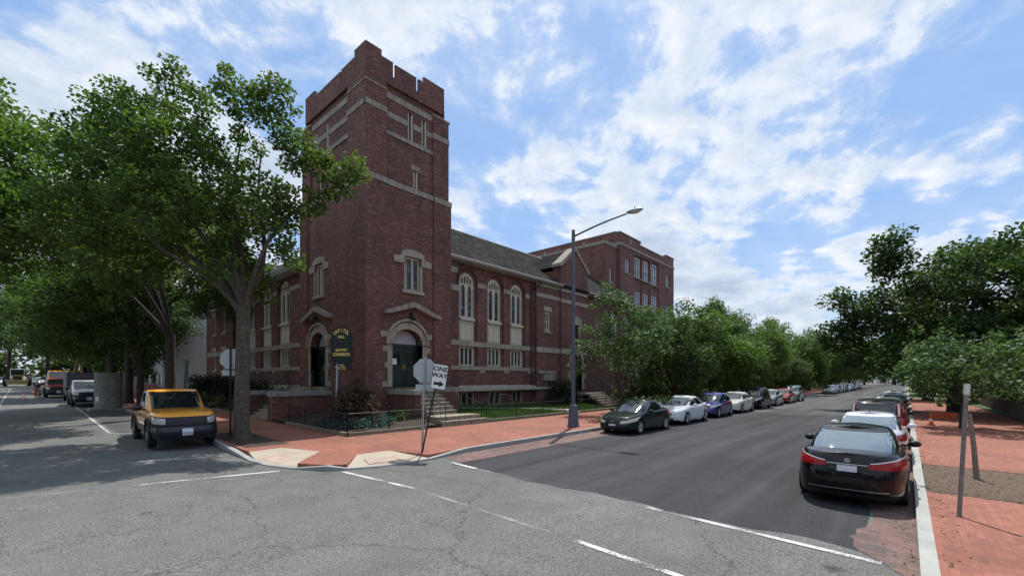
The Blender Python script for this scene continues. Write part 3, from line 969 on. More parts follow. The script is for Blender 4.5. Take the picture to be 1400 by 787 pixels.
# ---- the two tower doors ----
for F, dc, lab in ((FR, DR, None), (FL, DL, None)):
    st = MB(OC)
    o1 = arch(dc, 2.52, 2.1, 4.35, 1.20, 18); i1 = arch(dc, 1.95, 2.1, 4.35, .86, 18)
    st.fring(F, o1, i1, -.5, .06)
    o2 = arch(dc, 2.74, 4.35, 4.4, 1.36, 18); i2 = arch(dc, 2.54, 4.35, 4.4, 1.225, 18)
    st.fring(F, o2, i2, -.05, .14)
    for z0, w in ((2.1, .30), (3.1, .16), (3.95, .26), (4.72, .36)):
        for s in (-1, 1):
            a = dc + s * 1.262; b_ = dc + s * (1.27 + w)
            st.fbox(F, min(a, b_), max(a, b_), -.1, .045, z0, z0 + .30)
    P(st, 'door_surround', 'limestone')
    gb = MB(OC)
    # shallow gabled hood
    pk = 6.62; en = 5.9; h = 1.82
    gb.fprism(F, [(dc + .3 - h, en), (dc + .3 - h + .45, en + .08), (dc + .3, pk - .2), (dc + .3 + h - .45, en + .08), (dc + .3 + h, en), (dc + .3 + h, en + .17), (dc + .3, pk + .08), (dc + .3 - h, en + .17)] if F is FR else
              [(dc - h, en), (dc - h + .45, en + .08), (dc, pk - .2), (dc + h - .45, en + .08), (dc + h, en), (dc + h, en + .17), (dc, pk + .08), (dc - h, en + .17)], -.05, .28)
    P(gb, 'door_hood', 'limestone_dark')
    dd = MB(OC)
    dd.fbox(F, dc - .96, dc - .012, -.52, -.44, 2.12, 4.22); dd.fbox(F, dc + .012, dc + .96, -.52, -.44, 2.12, 4.22)
    for s in (-1, 1):
        for (z0, z1) in ((2.25, 2.75), (2.88, 3.1)):
            dd.fbox(F, dc + s * .49 - .33, dc + s * .49 + .33, -.45, -.41, z0, z1)
        dd.fring(F, [(dc + s * .49 - .36, 3.18), (dc + s * .49 + .36, 3.18), (dc + s * .49 + .36, 4.05), (dc + s * .49 - .36, 4.05)],
                 [(dc + s * .49 - .30, 3.24), (dc + s * .49 + .30, 3.24), (dc + s * .49 + .30, 3.98), (dc + s * .49 - .30, 3.98)], -.45, -.40)
    dd.fbox(F, dc - .97, dc + .97, -.52, -.38, 4.23, 4.35)
    door = P(dd, 'door', 'green_paint')
    g2 = MB(OC)
    for s in (-1, 1): g2.fbox(F, dc + s * .49 - .30, dc + s * .49 + .30, -.445, -.425, 3.24, 3.98)
    P(g2, 'door_glass', 'house_glass', parent=door)
    tr = MB(OC); tr.fprism(F, arch(dc, 1.93, 4.36, 4.37, .84), -.52, -.46)
    P(tr, 'transom_curtain', 'curtain')
    tf = MB(OC); tf.fring(F, arch(dc, 1.94, 4.35, 4.37, .85), arch(dc, 1.80, 4.42, 4.43, .74), -.46, -.38)
    P(tf, 'transom_frame', 'green_paint')
    hd = MB(OC)
    for s in (-1, 1): hd.fbox(F, dc + s * .07 - .025, dc + s * .07 + .025, -.44, -.36, 3.0, 3.32)
    P(hd, 'handle', 'brass', parent=door)
    pa = MB(OC); pa.fbox(F, dc - .68, dc - .42, -.42, -.405, 3.3, 3.62)
    P(pa, 'notice', 'paper', parent=door)
    lm = MB(OC); lm.fbox(F, dc + .1, dc + .3, .0, .25, 6.02, 6.1)
    lm.lathe([(.05, .18), (.12, .0), (.15, -.16), (.10, -.28), (.02, -.32)], F.p(dc + .2, .28, 6.0), n=8)
    P(lm, 'wall_lantern', 'iron')

# ---- halls on both streets ----
BW = 21.05; AW = 12.3
FRw = Frame((0, BW), (1, 0), (0, -1)); FLw = Frame((AW, 0), (0, 1), (-1, 0))
hall = MB(OC)
hall.box(A1 - .3, 43.0, BW, 33, ZB, 9.85)
hallR = P(hall, 'hall_wall', 'brick')
hall = MB(OC)
hall.box(AW, 24, B1 - .3, 52, ZB, 9.85)
hallL = P(hall, 'hall_wall', 'brick')
winR = [19.2, 21.73, 24.06]; winL = [32.7, 36.0, 39.35]
cR = (MB(OC), MB(OC)); cL = (MB(OC), MB(OC))
specR = dict(w=1.28, zs=8.72); specL = dict(w=1.75, zs=8.55)
def cut_bay(c, F, uc, w, zs):
    c[0].fprism(F, arch(uc, w + .42, 3.3, zs, (w + .42) / 2), -.12, .3)
    c[1].fprism(F, arch(uc, w, 3.35, zs, w / 2), -.42, .3)
for u in winR: cut_bay(cR, FRw, u, **specR)
for u in winL: cut_bay(cL, FLw, u, **specL)
for u in [38.3, 40.9]: cut_bay(cR, FRw, u, 1.3, 8.2)
for u in winR: cR[1].fbox(FRw, u - .62, u + .62, -.35, .3, .75, 1.68)
for k in (0, 1): cut(hallR, cR[k]); cut(hallL, cL[k])

def hall_window(F, uc, w, zs):
    r = w / 2
    # stone plate with tracery openings, cut through
    pl = MB(OC); pl.fprism(F, arch(uc, w, 6.42, zs, r), -.30, -.16)
    ob = P(pl, 'window_frame', 'cream_paint')
    c = MB(OC)
    lw = w * .26
    for s in (-1, 1):
        c.fprism(F, arch(uc + s * w * .215, lw * 1.12, 6.55, 8.25, .34, kind='p'), -.5, .1)
    for k, hh in ((-1.5, .05), (-.5, .27), (.5, .27), (1.5, .05)):
        zt = zs + math.sqrt(max(.01, r * r - (k * w * .21) ** 2)) - .22
        c.fbox(F, uc + k * w * .19 - w * .055, uc + k * w * .19 + w * .055, -.5, .1, 8.66, max(8.78, zt))
    for s in (-1, 1):
        c.fbox(F, uc + s * w * .40, uc + s * w * .44, -.5, .1, 6.55, 8.4)
    cut(ob, c)
    g = MB(OC); g.fprism(F, arch(uc, w - .02, 6.43, zs, r - .01), -.40, -.27); P(g, 'window_glass', 'leaded_glass')
    # sill, spandrel panel, lower window
    s_ = MB(OC); s_.fbox(F, uc - w / 2 + .003, uc + w / 2 - .003, -.42, .03, 6.28, 6.42)
    s_.fbox(F, uc - w / 2 + .003, uc + w / 2 - .003, -.4, -.15, 4.95, 6.28)
    s_.fring(F, [(uc - w * .42, 5.05), (uc + w * .42, 5.05), (uc + w * .42, 6.2), (uc - w * .42, 6.2)], [(uc - w * .34, 5.15), (uc + w * .34, 5.15), (uc + w * .34, 6.1), (uc - w * .34, 6.1)], -.16, -.11)
    s_.fbox(F, uc - .03, uc + .03, -.16, -.12, 5.15, 6.1)
    P(s_, 'spandrel_panel', 'cream_paint')
    f2 = MB(OC)
    f2.fring(F, [(uc - w * .5 + .003, 3.37), (uc + w * .5 - .003, 3.37), (uc + w * .5 - .003, 4.6), (uc - w * .5 + .003, 4.6)], [(uc - w * .40, 3.45), (uc + w * .40, 3.45), (uc + w * .40, 4.5), (uc - w * .40, 4.5)], -.30, -.14)
    for k in (-1, 1): f2.fbox(F, uc + k * w * .14 - w * .035, uc + k * w * .14 + w * .035, -.29, -.15, 3.45, 4.5)
    P(f2, 'window_frame', 'cream_paint')
    g = MB(OC); g.fbox(F, uc - w / 2 + .01, uc + w / 2 - .01, -.40, -.26, 3.38, 4.6); P(g, 'window_glass', 'leaded_glass')
for u in winR: hall_window(FRw, u, **specR)
for u in winL: hall_window(FLw, u, **specL)
for u in [38.3, 40.9]: hall_window(FRw, u, 1.3, 8.2)

# belts between the windows
bt = MB(OC)
def belt(F, spans, z0, z1, d=.04):
    for a, b_ in spans: bt.fbox(F, a, b_, -.1, d, z0, z1)
def gaps(ws, w, a, b_):
    xs = [a] + [k for u in ws for k in (u - w / 2, u + w / 2)] + [b_]
    return [(p, q) for p, q in zip(xs[::2], xs[1::2])]
gR = gaps(winR, specR['w'] + .43, A1 + .01, 25.9); gL = gaps(winL, specL['w'] + .43, B1 + .05, 42.0)
for F, g, ws, w in ((FRw, gR, winR, 1.28), (FLw, gL, winL, 1.75)):
    belt(F, g, 8.52, 8.82)
    belt(F, [(g[0][0], g[-1][1])], 4.62, 4.94, .05)
    belt(F, [(g[0][0], g[-1][1])], 3.1, 3.34, .06)
    for p, q in g: bt.fbox(F, (p + q) / 2 - .25, (p + q) / 2 + .25, -.1, .045, 2.92, 3.1)
P(bt, 'stone_course', 'limestone')
# brick archivolt rings
ar = MB(OC)
for F, ws, w, zs in ((FRw, winR, 1.70, 8.72), (FLw, winL, 2.17, 8.55)):
    for u in ws:
        ar.fring(F, arch(u, w + .34, 8.83, 8.84, w / 2 + .1), arch(u, w + .005, 8.83, 8.84, w / 2 - .06), -.05, .035)
P(ar, 'brick_arch', 'brick')
# flat pilasters beside the tower
pl = MB(OC)
pl.fbox(FRw, A1 + .005, 18.2, -.1, .25, ZB, 9.85)
pl.fbox(FLw, B1 + .05, 28.9, -.1, .25, ZB, 9.85)
P(pl, 'pier', 'brick')
pb = MB(OC)
for F, u0, u1 in ((FRw, A1 + .006, 18.22), (FLw, B1 + .051, 28.92)):
    for z0, z1 in ((9.1, 9.45), (8.0, 8.35), (4.62, 4.94), (3.1, 3.34)):
        pb.fbox(F, u0, u1, -.05, .29, z0, z1)
P(pb, 'stone_course', 'limestone')
# sloping water table with dark basement windows below
wt = MB(OC)
def slope_course(F, u0, u1, z0, z1, d):
    vs = [F.p(u, dd, z) for u in (u0, u1) for dd, z in ((-.05, z1), (.02, z1), (d, z0 + .1), (d, z0), (-.05, z0))]
    wt.add(vs, [(0, 1, 2, 3, 4), (9, 8, 7, 6, 5)] + [(i, (i + 1) % 5, 5 + (i + 1) % 5, 5 + i) for i in range(5)])
slope_course(FRw, A1 + .01, 28.9, 1.72, 2.1, .38)
slope_course(FLw, B1 + .05, 42, 1.72, 2.1, .38)
P(wt, 'water_table', 'limestone')
bw = MB(OC); bg_ = MB(OC)
for u in winR:
    bw.fring(FRw, [(u - .6, .77), (u + .6, .77), (u + .6, 1.66), (u - .6, 1.66)], [(u - .48, .85), (u + .48, .85), (u + .48, 1.6), (u - .48, 1.6)], -.22, -.05)
    bw.fbox(FRw, u - .05, u + .05, -.21, -.06, .85, 1.6)
    bg_.fbox(FRw, u - .59, u + .59, -.33, -.2, .78, 1.65)
P(bw, 'basement_frame', 'limestone'); P(bg_, 'basement_glass', 'house_glass')
# stair turret bay with the small window
by = MB(OC)
by.box(25.95, 28.85, BW - .28, BW + .5, ZB, 9.75)
by_o = P(by, 'bay_wall', 'brick')
FB = Frame((0, BW - .28), (1, 0), (0, -1))
c = MB(OC); c.fbox(FB, 26.95, 27.55, -.2, .2, 6.25, 7.7); cut(by_o, c)
f = MB(OC)
f.fring(FB, [(26.955, 6.26), (27.545, 6.26), (27.545, 7.69), (26.955, 7.69)], [(27.03, 6.34), (27.47, 6.34), (27.47, 7.6), (27.03, 7.6)], -.15, -.03)
f.fbox(FB, 27.225, 27.275, -.14, -.04, 6.34, 7.6); f.fbox(FB, 27.03, 27.47, -.135, -.045, 6.95, 7.0)
P(f, 'window_frame', 'cream_paint')
g = MB(OC); g.fbox(FB, 26.96, 27.54, -.19, -.12, 6.27, 7.68); P(g, 'window_glass', 'leaded_glass')
f = MB(OC)
f.fbox(FB, 26.75, 27.75, -.05, .05, 7.75, 8.1); f.fbox(FB, 26.85, 27.65, -.05, .08, 6.05, 6.22)
for z0, z1 in ((8.75, 9.05), (9.6, 9.8), (4.55, 4.95)): f.fbox(FB, 25.93, 28.87, -.05, .05, z0, z1)
f.fbox(FB, 26.1, 28.3, -.05, .10, 2.95, 3.15); f.fbox(FB, 26.7, 28.2, -.02, .09, 2.4, 2.9)
f.box(25.97, 26.02, BW - .33, BW - .28, 9.55, 9.8)
P(f, 'stone_course', 'limestone')
# gabled block, one on each street
def gable(F, u0, u1, ze, zp, d, nm='gable_wall'):
    m = MB(OC)
    uc = (u0 + u1) / 2
    m.fprism(F, [(u0, ZB), (u1, ZB), (u1, ze), (uc, zp), (u0, ze)], -6, d)
    o = P(m, nm, 'brick')
    k = MB(OC)
    w = (u1 - u0) / 2; sl = (zp - ze) / w
    for s in (-1, 1):
        pts = [(uc, zp + .02), (uc + s * (w + .05), ze - .05 * sl + .02), (uc + s * (w + .22), ze - .05), (uc + s * (w + .22), ze + .2), (uc, zp + .34)]
        k.fprism(F, pts, -.35, d + .09)
    P(k, 'gable_coping', 'limestone_dark')
    k = MB(OC)
    k.fprism(F, [(uc, zp + .05), (uc - w, ze + .05), (uc - w, ze - .3), (uc + w, ze - .3), (uc + w, ze + .05)], -6, -.36)
    P(k, 'gable_roof', 'slate')
    k = MB(OC)
    for z0, z1 in ((8.65, 8.95), (9.55, 9.75), (4.55, 4.95)): k.fbox(F, u0 - .02, u1 + .02, d - .1, d + .05, z0, z1)
    P(k, 'stone_course', 'limestone')
    return o
gR_ = gable(FRw, 28.9, 32.75, 11.6, 13.15, .45)
gL_ = gable(FLw, 42.2, 49.6, 11.2, 13.6, .45)
# side entrance in the gabled block
FG = Frame((0, BW - .45), (1, 0), (0, -1))
uc = 31.1
c = MB(OC); c.fprism(FG, arch(uc, 1.5, 1.6, 3.9, .8), -.4, .2); c.fbox(FG, uc - .3, uc + .3, -.25, .2, 5.9, 7.3); cut(gR_, c)
k = MB(OC); k.fring(FG, arch(uc, 2.1, 1.6, 3.9, 1.1), arch(uc, 1.5, 1.6, 3.9, .8), -.3, .06)
for z0 in (1.7, 2.6, 3.5):
    for s in (-1, 1):
        a = uc + s * 1.055; b_ = uc + s * 1.35; k.fbox(FG, min(a, b_), max(a, b_), -.05, .05, z0, z0 + .4)
k.fprism(FG, [(uc - .65, 7.0), (uc + .65, 7.0), (uc + .65, 7.4), (uc + .3, 7.75), (uc - .3, 7.75), (uc - .65, 7.4)], -.02, .05)
k.fbox(FG, uc - .5, uc + .5, -.02, .07, 5.7, 5.88)
for z0 in (6.0, 6.5):
    for s in (-1, 1):
        a = uc + s * .305; b_ = uc + s * .5; k.fbox(FG, min(a, b_), max(a, b_), -.02, .045, z0, z0 + .3)
P(k, 'door_surround', 'limestone')
k = MB(OC); k.fprism(FG, arch(uc, 1.49, 1.61, 3.9, .79), -.38, -.3); P(k, 'door', 'green_paint')
k = MB(OC); k.fbox(FG, uc - .29, uc + .29, -.24, -.18, 5.91, 7.29); P(k, 'window_glass', 'leaded_glass')
# windows of the block on the side street
FH = Frame((AW - .45, 0), (0, 1), (-1, 0))
c = MB(OC); k = MB(OC); g = MB(OC); st = MB(OC)
for u in (44.6, 47.4):
    for z0, z1 in ((3.3, 5.0), (6.6, 8.2)):
        c.fbox(FH, u - .5, u + .5, -.3, .2, z0, z1)
        k.fring(FH, [(u - .49, z0 + .01), (u + .49, z0 + .01), (u + .49, z1 - .01), (u - .49, z1 - .01)], [(u - .38, z0 + .1), (u + .38, z0 + .1), (u + .38, z1 - .1), (u - .38, z1 - .1)], -.2, -.06)
        k.fbox(FH, u - .04, u + .04, -.19, -.07, z0 + .1, z1 - .1)
        g.fbox(FH, u - .49, u + .49, -.29, -.18, z0 + .01, z1 - .01)
        st.fbox(FH, u - .65, u + .65, -.02, .06, z1 + .01, z1 + .36); st.fbox(FH, u - .6, u + .6, -.02, .08, z0 - .16, z0 - .01)
cut(gL_, c)
P(k, 'window_frame', 'cream_paint'); P(g, 'window_glass', 'leaded_glass'); P(st, 'stone_course', 'limestone')

# roofs
rf = MB(OC)
zE, zR, bE, bR = 10.02, 14.4, 20.42, 27.0
x0, x1 = 16.9, 42.9
# main slope (thin slab), ridge runs parallel to the wide street
def slab(m, a, b, c_, d, t=.12):
    n_ = (Vector(b) - Vector(a)).cross(Vector(d) - Vector(a)).normalized() * t
    vs = [Vector(p) for p in (a, b, c_, d)] + [Vector(p) - n_ for p in (a, b, c_, d)]
    m.add(vs, [(0, 1, 2, 3), (7, 6, 5, 4), (0, 4, 5, 1), (1, 5, 6, 2), (2, 6, 7, 3), (3, 7, 4, 0)])
slab(rf, (x0, bE, zE), (x1, bE, zE), (x1, bR, zR), (x0, bR, zR))
slab(rf, (x1, 33.6, zE), (x0, 33.6, zE), (x0, bR, zR), (x1, bR, zR))
# slope on the side street
slab(rf, (11.68, 52, zE), (11.68, 27.2, zE), (18, 27.2, zR), (18, 52, zR))
slab(rf, (24.4, 27.2, zE), (24.4, 52, zE), (18, 52, zR), (18, 27.2, zR))
P(rf, 'roof', 'slate')
rc = MB(OC); rc.tube((x0, bR, zR + .02), (x1, bR, zR + .02), .09, n=6); P(rc, 'ridge_cap', 'coping')
cn_ = MB(OC)
def prof_run(m, F, u0, u1, prof):
    n_ = len(prof)
    vs = [F.p(u0, d, z) for d, z in prof] + [F.p(u1, d, z) for d, z in prof]
    m.add(vs, [tuple(range(n_)), tuple(range(2 * n_ - 1, n_ - 1, -1))] + [(i, (i + 1) % n_, n_ + (i + 1) % n_, n_ + i) for i in range(n_)])
gut = [(-.02, 9.83), (.35, 9.83), (.42, 9.86), (.66, 9.88), (.74, 10.0), (.72, 10.04), (.60, 10.0), (-.02, 9.98)]
prof_run(cn_, FRw, 17.0, 28.86, gut); prof_run(cn_, FRw, 32.8, 42.9, gut)
prof_run(cn_, FLw, B1 + .1, 42.1, [(-.02, 9.55), (.35, 9.55), (.42, 9.6), (.62, 9.65), (.74, 9.9), (.74, 10.04), (.60, 10.0), (-.02, 9.98)])
P(cn_, 'cornice', 'cornice')
# down pipes
dp = MB(OC)
for u, dd in ((25.55, .12),):
    dp.path([FRw.p(u + .55, .62, 9.82), FRw.p(u + .5, .45, 9.62), FRw.p(u + .08, dd, 9.35), FRw.p(u, dd, 9.1), FRw.p(u, dd, .6)], .065, 8)
    dp.fbox(FRw, u - .1, u + .1, .03, .26, 8.6, 8.9)
dp.path([FRw.p(18.9, .62, 9.82), FRw.p(18.7, .5, 9.65), FRw.p(18.15, .32, 9.4), FRw.p(18.1, .32, 8.6)], .06, 8)
P(dp, 'down_pipe', 'copper_pipe')

# ---- entrance stairs of the tower ----
ZL = 2.06
def stairs(F, u0, u1, dl, nst, d0, zb, name='stairs'):
    """landing of depth dl, then nst steps running out from the wall to distance d0"""
    m = MB(OC)
    run = (d0 - dl) / nst
    rise = (ZL - zb) / (nst + 1)
    m.fbox(F, u0, u1, .0, dl, -.2, ZL)
    for k in range(nst):
        z = ZL - rise * (k + 1)
        m.fbox(F, u0, u1, dl + run * k, dl + run * (k + 1) + .02, -.2, z - .05)
        m.fbox(F, u0, u1, dl + run * k - .0, dl + run * (k + 1) + .05, z - .048, z)
    return P(m, name, 'step_stone')
# wide street: seven steps, a landing slab, two more
m = MB(OC)
m.fbox(FR, 13.2, 15.1, .0, 1.05, -.2, ZL)
m.fbox(FR, 15.1, 16.9, .0, 1.0, 1.78, ZL - .002)
zt = ZL; d = 1.05
for k in range(7):
    zt -= .19
    m.fbox(FR, 13.2, 15.1, d, d + .29, -.2, zt - .05); m.fbox(FR, 13.2, 15.1, d, d + .33, zt - .048, zt); d += .29
m.fbox(FR, 12.95, 15.6, d + .03, d + .92, -.2, zt - .05); m.fbox(FR, 12.93, 15.62, d + .03, d + .95, zt - .048, zt - .001); d += .92
zt -= .19
m.fbox(FR, 12.95, 15.85, d, d + .33, -.2, zt - .05); m.fbox(FR, 12.93, 15.88, d, d + .36, zt - .048, zt); d += .33
P(m, 'stairs', 'step_stone', bevel=.012, split=False)
stairs(FL, 24.1, 26.9, .95, 9, 3.2, .36)
# brick cheek walls with stone caps
ck = MB(OC); cc = MB(OC)
def cheek(F, u0, u1, d0, d1, z):
    ck.fbox(F, u0, u1, d0, d1, -.2, z); cc.fbox(F, u0 - .07, u1 + .07, d0, d1 + .08, z + .002, z + .24)
cheek(FR, 12.8, 13.17, .02, 2.35, 1.72)
ck.fbox(FR, 15.13, 16.88, .02, .98, -.2, 1.775)
cheek(FL, 23.7, 24.08, .02, 3.15, 1.62); cheek(FL, 26.92, 27.3, .02, 3.3, 1.62)
P(ck, 'cheek_wall', 'brick'); P(cc, 'cheek_cap', 'coping', bevel=.02)
# iron handrails
def railing(F, u, pts, bars, name='handrail', r=.02):
    m = MB(OC)
    P3 = [F.p(u, d, z) for d, z in pts]
    m.path(P3, r, 6)
    m.path([(x, y, z - .75) for x, y, z in P3][0:], .012, 5)
    tot = bars
    for i in range(tot + 1):
        s = i / tot * (len(pts) - 1); k = min(int(s), len(pts) - 2); f_ = s - k
        d = pts[k][0] * (1 - f_) + pts[k + 1][0] * f_; z = pts[k][1] * (1 - f_) + pts[k + 1][1] * f_
        th = .02 if i in (0, tot) else .008
        m.tube(F.p(u, d, z - (.95 if i in (0, tot) else .78)), F.p(u, d, z), th, n=5)
    return P(m, name, 'iron')
railing(FR, 13.35, [(.9, 2.95), (3.05, 1.6)], 14); railing(FR, 15.05, [(.9, 2.95), (3.05, 1.6)], 14)
railing(FR, 13.2, [(3.1, 1.55), (4.2, 1.25)], 3); railing(FR, 15.55, [(3.1, 1.55), (4.2, 1.25)], 3)
railing(FL, 24.3, [(.9, 2.95), (3.1, 1.3)], 12); railing(FL, 26.7, [(.9, 2.95), (3.1, 1.3)], 12)
m = MB(OC)
for F, u0, u1, dd in ((FR, 15.15, 16.88, .93), (FL, 26.9, 27.3, 1.0), (FR, 12.95, 13.4, 1.0), (FL, 23.75, 24.2, 1.0)):
    for z in (2.3, 2.95): m.tube(F.p(u0, dd, z), F.p(u1, dd, z), .016, n=5)
    for i in range(int((u1 - u0) / .12) + 1): m.tube(F.p(u0 + .12 * i, dd, 1.9), F.p(u0 + .12 * i, dd, 2.95), .01, n=5)
P(m, 'balustrade', 'iron')

# ============================================================ FOUR-STOREY ANNEX
annex = thing('brick_building', 'four storey flat roofed red brick building rising behind the church roof', 'building', (45.35, 24.2, 0))
OA = (45.35, 24.2, 0)
def Q(mb, name, mat, **kw): return mb.build(name, mat, kw.pop('parent', annex), **kw)
m = MB(OA); m.box(42.6, 45.34, 24.6, 40, 0, 17.5); wa = Q(m, 'wing_wall', 'brick_annex')
m = MB(OA); m.box(45.35, 60.8, 24.2, 44, 0, 18.0); wb = Q(m, 'wall', 'brick_annex')
FA = Frame((0, 24.2), (1, 0), (0, -1)); FA2 = Frame((0, 24.6), (1, 0), (0, -1)); FA3 = Frame((42.6, 0), (0, 1), (-1, 0))
def onb(px, b):
    t = (px - 700) / 601; k = math.sin(R(41.9)) - t * math.cos(R(41.9)); D = b / k
    return D * (math.cos(R(41.9)) + t * math.sin(R(41.9))), D
def zat(py, D): return 2.5 + (518 - py) / 601 * D
wins = []
for xa, xb, ya, yb in ((854.5, 861.4, 353, 373), (869, 876, 353, 380), (880, 887, 357.5, 385), (891.6, 899, 362, 390), (910, 915.5, 375, 393)):
    ua, Da = onb(xa, 24.2); ub, Db = onb(xb, 24.2); D = (Da + Db) / 2
    wins.append((ua, ub, zat(yb, D), zat(ya, D)))
c = MB(OA); fr = []; 
allw = []
for ua, ub, z0, z1 in wins:
    for dz in (0, -4.1, -8.2, -12.0):
        allw.append((ua, ub, z0 + dz, z1 + dz))
for ua, ub, z0, z1 in allw: c.fbox(FA, ua, ub, -.35, .3, z0, z1)
# tall recessed bays between brick piers
c0 = MB(OA)
for ua, ub, z0, z1 in wins[1:4]: c0.fbox(FA, ua - .35, ub + .35, -.14, .3, 1.5, z1 + .25)
cut(wb, c0); cut(wb, c)
c = MB(OA)
nar = [(43.6, 44.3, 12.9, 15.0), (43.6, 44.3, 8.6, 10.4)]
for ua, ub, z0, z1 in nar: c.fbox(FA2, ua, ub, -.3, .3, z0, z1)
cut(wa, c)
for F, lst, dd in ((FA, allw, 0), (FA2, nar, 0)):
    for ua, ub, z0, z1 in lst:
        f = MB(OA)
        f.fring(F, [(ua + .003, z0 + .003), (ub - .003, z0 + .003), (ub - .003, z1 - .003), (ua + .003, z1 - .003)], [(ua + .12, z0 + .12), (ub - .12, z0 + .12), (ub - .12, z1 - .12), (ua + .12, z1 - .12)], -.33, -.18)
        f.fbox(F, ua + .12, ub - .12, -.31, -.2, (z0 + z1) / 2 - .04, (z0 + z1) / 2 + .04)
        f.fbox(F, (ua + ub) / 2 - .04, (ua + ub) / 2 + .04, -.30, -.21, z0 + .12, z1 - .12)
        fo = Q(f, 'window', 'white_siding')
        g = MB(OA); g.fbox(F, ua + .01, ub - .01, -.345, -.32, z0 + .01, z1 - .01)
        Q(g, 'pane', 'car_glass_sky_tint', parent=fo)
m = MB(OA)
for ua, ub, z0, z1 in allw: m.fbox(FA, ua - .1, ub + .1, -.05 if ub - ua < 1 else -.2, .08, z0 - .16, z0)
for ua, ub, z0, z1 in nar: m.fbox(FA2, ua - .1, ub + .1, -.05, .08, z0 - .16, z0)
m.fbox(FA, 45.3, 60.85, -.1, .09, 17.75, 18.05); m.box(45.25, 45.45, 24.2, 44, 17.75, 18.05)
m.box(42.52, 42.7, 24.6, 40, 17.35, 17.7); m.fbox(FA2, 42.5, 45.34, -.1, .08, 17.35, 17.7)
Q(m, 'stone_course', 'limestone_dark')
m = MB(OA)
m.box(45.37, 50.6, 24.22, 24.6, 18.05, 19.2); m.box(50.6, 58.2, 24.22, 24.6, 18.05, 18.75); m.box(58.2, 60.78, 24.22, 24.6, 18.05, 19.2)
m.box(45.37, 45.75, 24.6, 44, 18.05, 19.3); m.box(60.4, 60.78, 24.6, 44, 18.05, 19.1)
Q(m, 'parapet', 'brick_annex')
m = MB(OA)
m.box(45.3, 50.65, 24.15, 24.65, 19.2, 19.3); m.box(50.65, 58.15, 24.15, 24.65, 18.75, 18.85); m.box(58.15, 60.85, 24.15, 24.65, 19.2, 19.3)
m.box(45.3, 45.8, 24.65, 44, 19.302, 19.4)
for u in (48.0, 59.5): m.fbox(FA, u - .12, u + .12, -.03, .02, 18.35, 19.0)
for v in (29.0, 35.0): m.box(45.33, 45.37, v - .15, v + .15, 18.4, 19.05)
Q(m, 'coping', 'coping')
# ============================================================ TREES AND PLANTS
def leaf_mesh(name, centers, radii, n_per, size, mat, seed, flat=.75, droop=.35, shape='maple'):
    """many small folded leaves gathered in clumps; everything is real geometry"""
    rg = np.random.default_rng(seed)
    C_ = []
    for c, r in zip(centers, radii):
        k = max(4, int(n_per * (r ** 2)))
        d = rg.normal(size=(k, 3)); d /= np.linalg.norm(d, axis=1)[:, None]
        rad = r * (rg.uniform(0.12, 1.0, size=(k, 1)) ** .55)
        d[:, 2] *= flat
        C_.append(np.array(c) + d * rad)
    Cc = np.concatenate(C_); N = len(Cc)
    # leaf axes
    a = rg.normal(size=(N, 3)); a[:, 2] = a[:, 2] * .5 - droop; a /= np.linalg.norm(a, axis=1)[:, None]
    up = rg.normal(size=(N, 3)) * .55 + np.array([0, 0, 1.0])
    b = np.cross(a, up); b /= np.linalg.norm(b, axis=1)[:, None]
    nrm = np.cross(b, a)
    s = size * rg.uniform(.6, 1.35, size=(N, 1))
    w = s * .48
    v0 = Cc - a * s * .5; v2 = Cc + a * s * .5
    fold = nrm * s * rg.uniform(-.10, .18, size=(N, 1))
    v1 = Cc + b * w + fold - a * s * .08; v3 = Cc - b * w + fold - a * s * .08
    V = np.stack([v0, v1, v2, v3], axis=1).reshape(-1, 3)
    me = bpy.data.meshes.new(name)
    me.vertices.add(N * 4); me.vertices.foreach_set('co', V.astype(np.float32).ravel())
    me.loops.add(N * 4); me.loops.foreach_set('vertex_index', np.arange(N * 4, dtype=np.int32))
    me.polygons.add(N); me.polygons.foreach_set('loop_start', np.arange(0, N * 4, 4, dtype=np.int32)); me.polygons.foreach_set('loop_total', np.full(N, 4, dtype=np.int32))
    me.update(); me.validate()
    me.materials.append(MATS[mat])
    o = bpy.data.objects.new(name, me); COL.objects.link(o)
    return o

def limb_path(m, p0, p1, r0, r1, rnd, wob=.12, n=6, sides=7, sag=0.0, start=None):
    p0 = Vector(p0); p1 = Vector(p1); L = (p1 - p0).length
    pts = []; rs = []
    w1 = Vector((rnd.uniform(-1, 1), rnd.uniform(-1, 1), rnd.uniform(-.5, .5))) * wob * L
    w2 = Vector((rnd.uniform(-1, 1), rnd.uniform(-1, 1), rnd.uniform(-.5, .5))) * wob * L * .5
    for i in range(n + 1):
        t = i / n
        p = p0.lerp(p1, t) + w1 * math.sin(math.pi * t) + w2 * math.sin(2 * math.pi * t) + Vector((0, 0, 1)) * sag * L * math.sin(math.pi * t)
        if start is not None:
            p += Vector(start) * (t * (1 - t) ** 2) * L * 1.5
        pts.append(p); rs.append(r0 + (r1 - r0) * t ** .8)
    m.path(pts, rs, sides)
    return pts

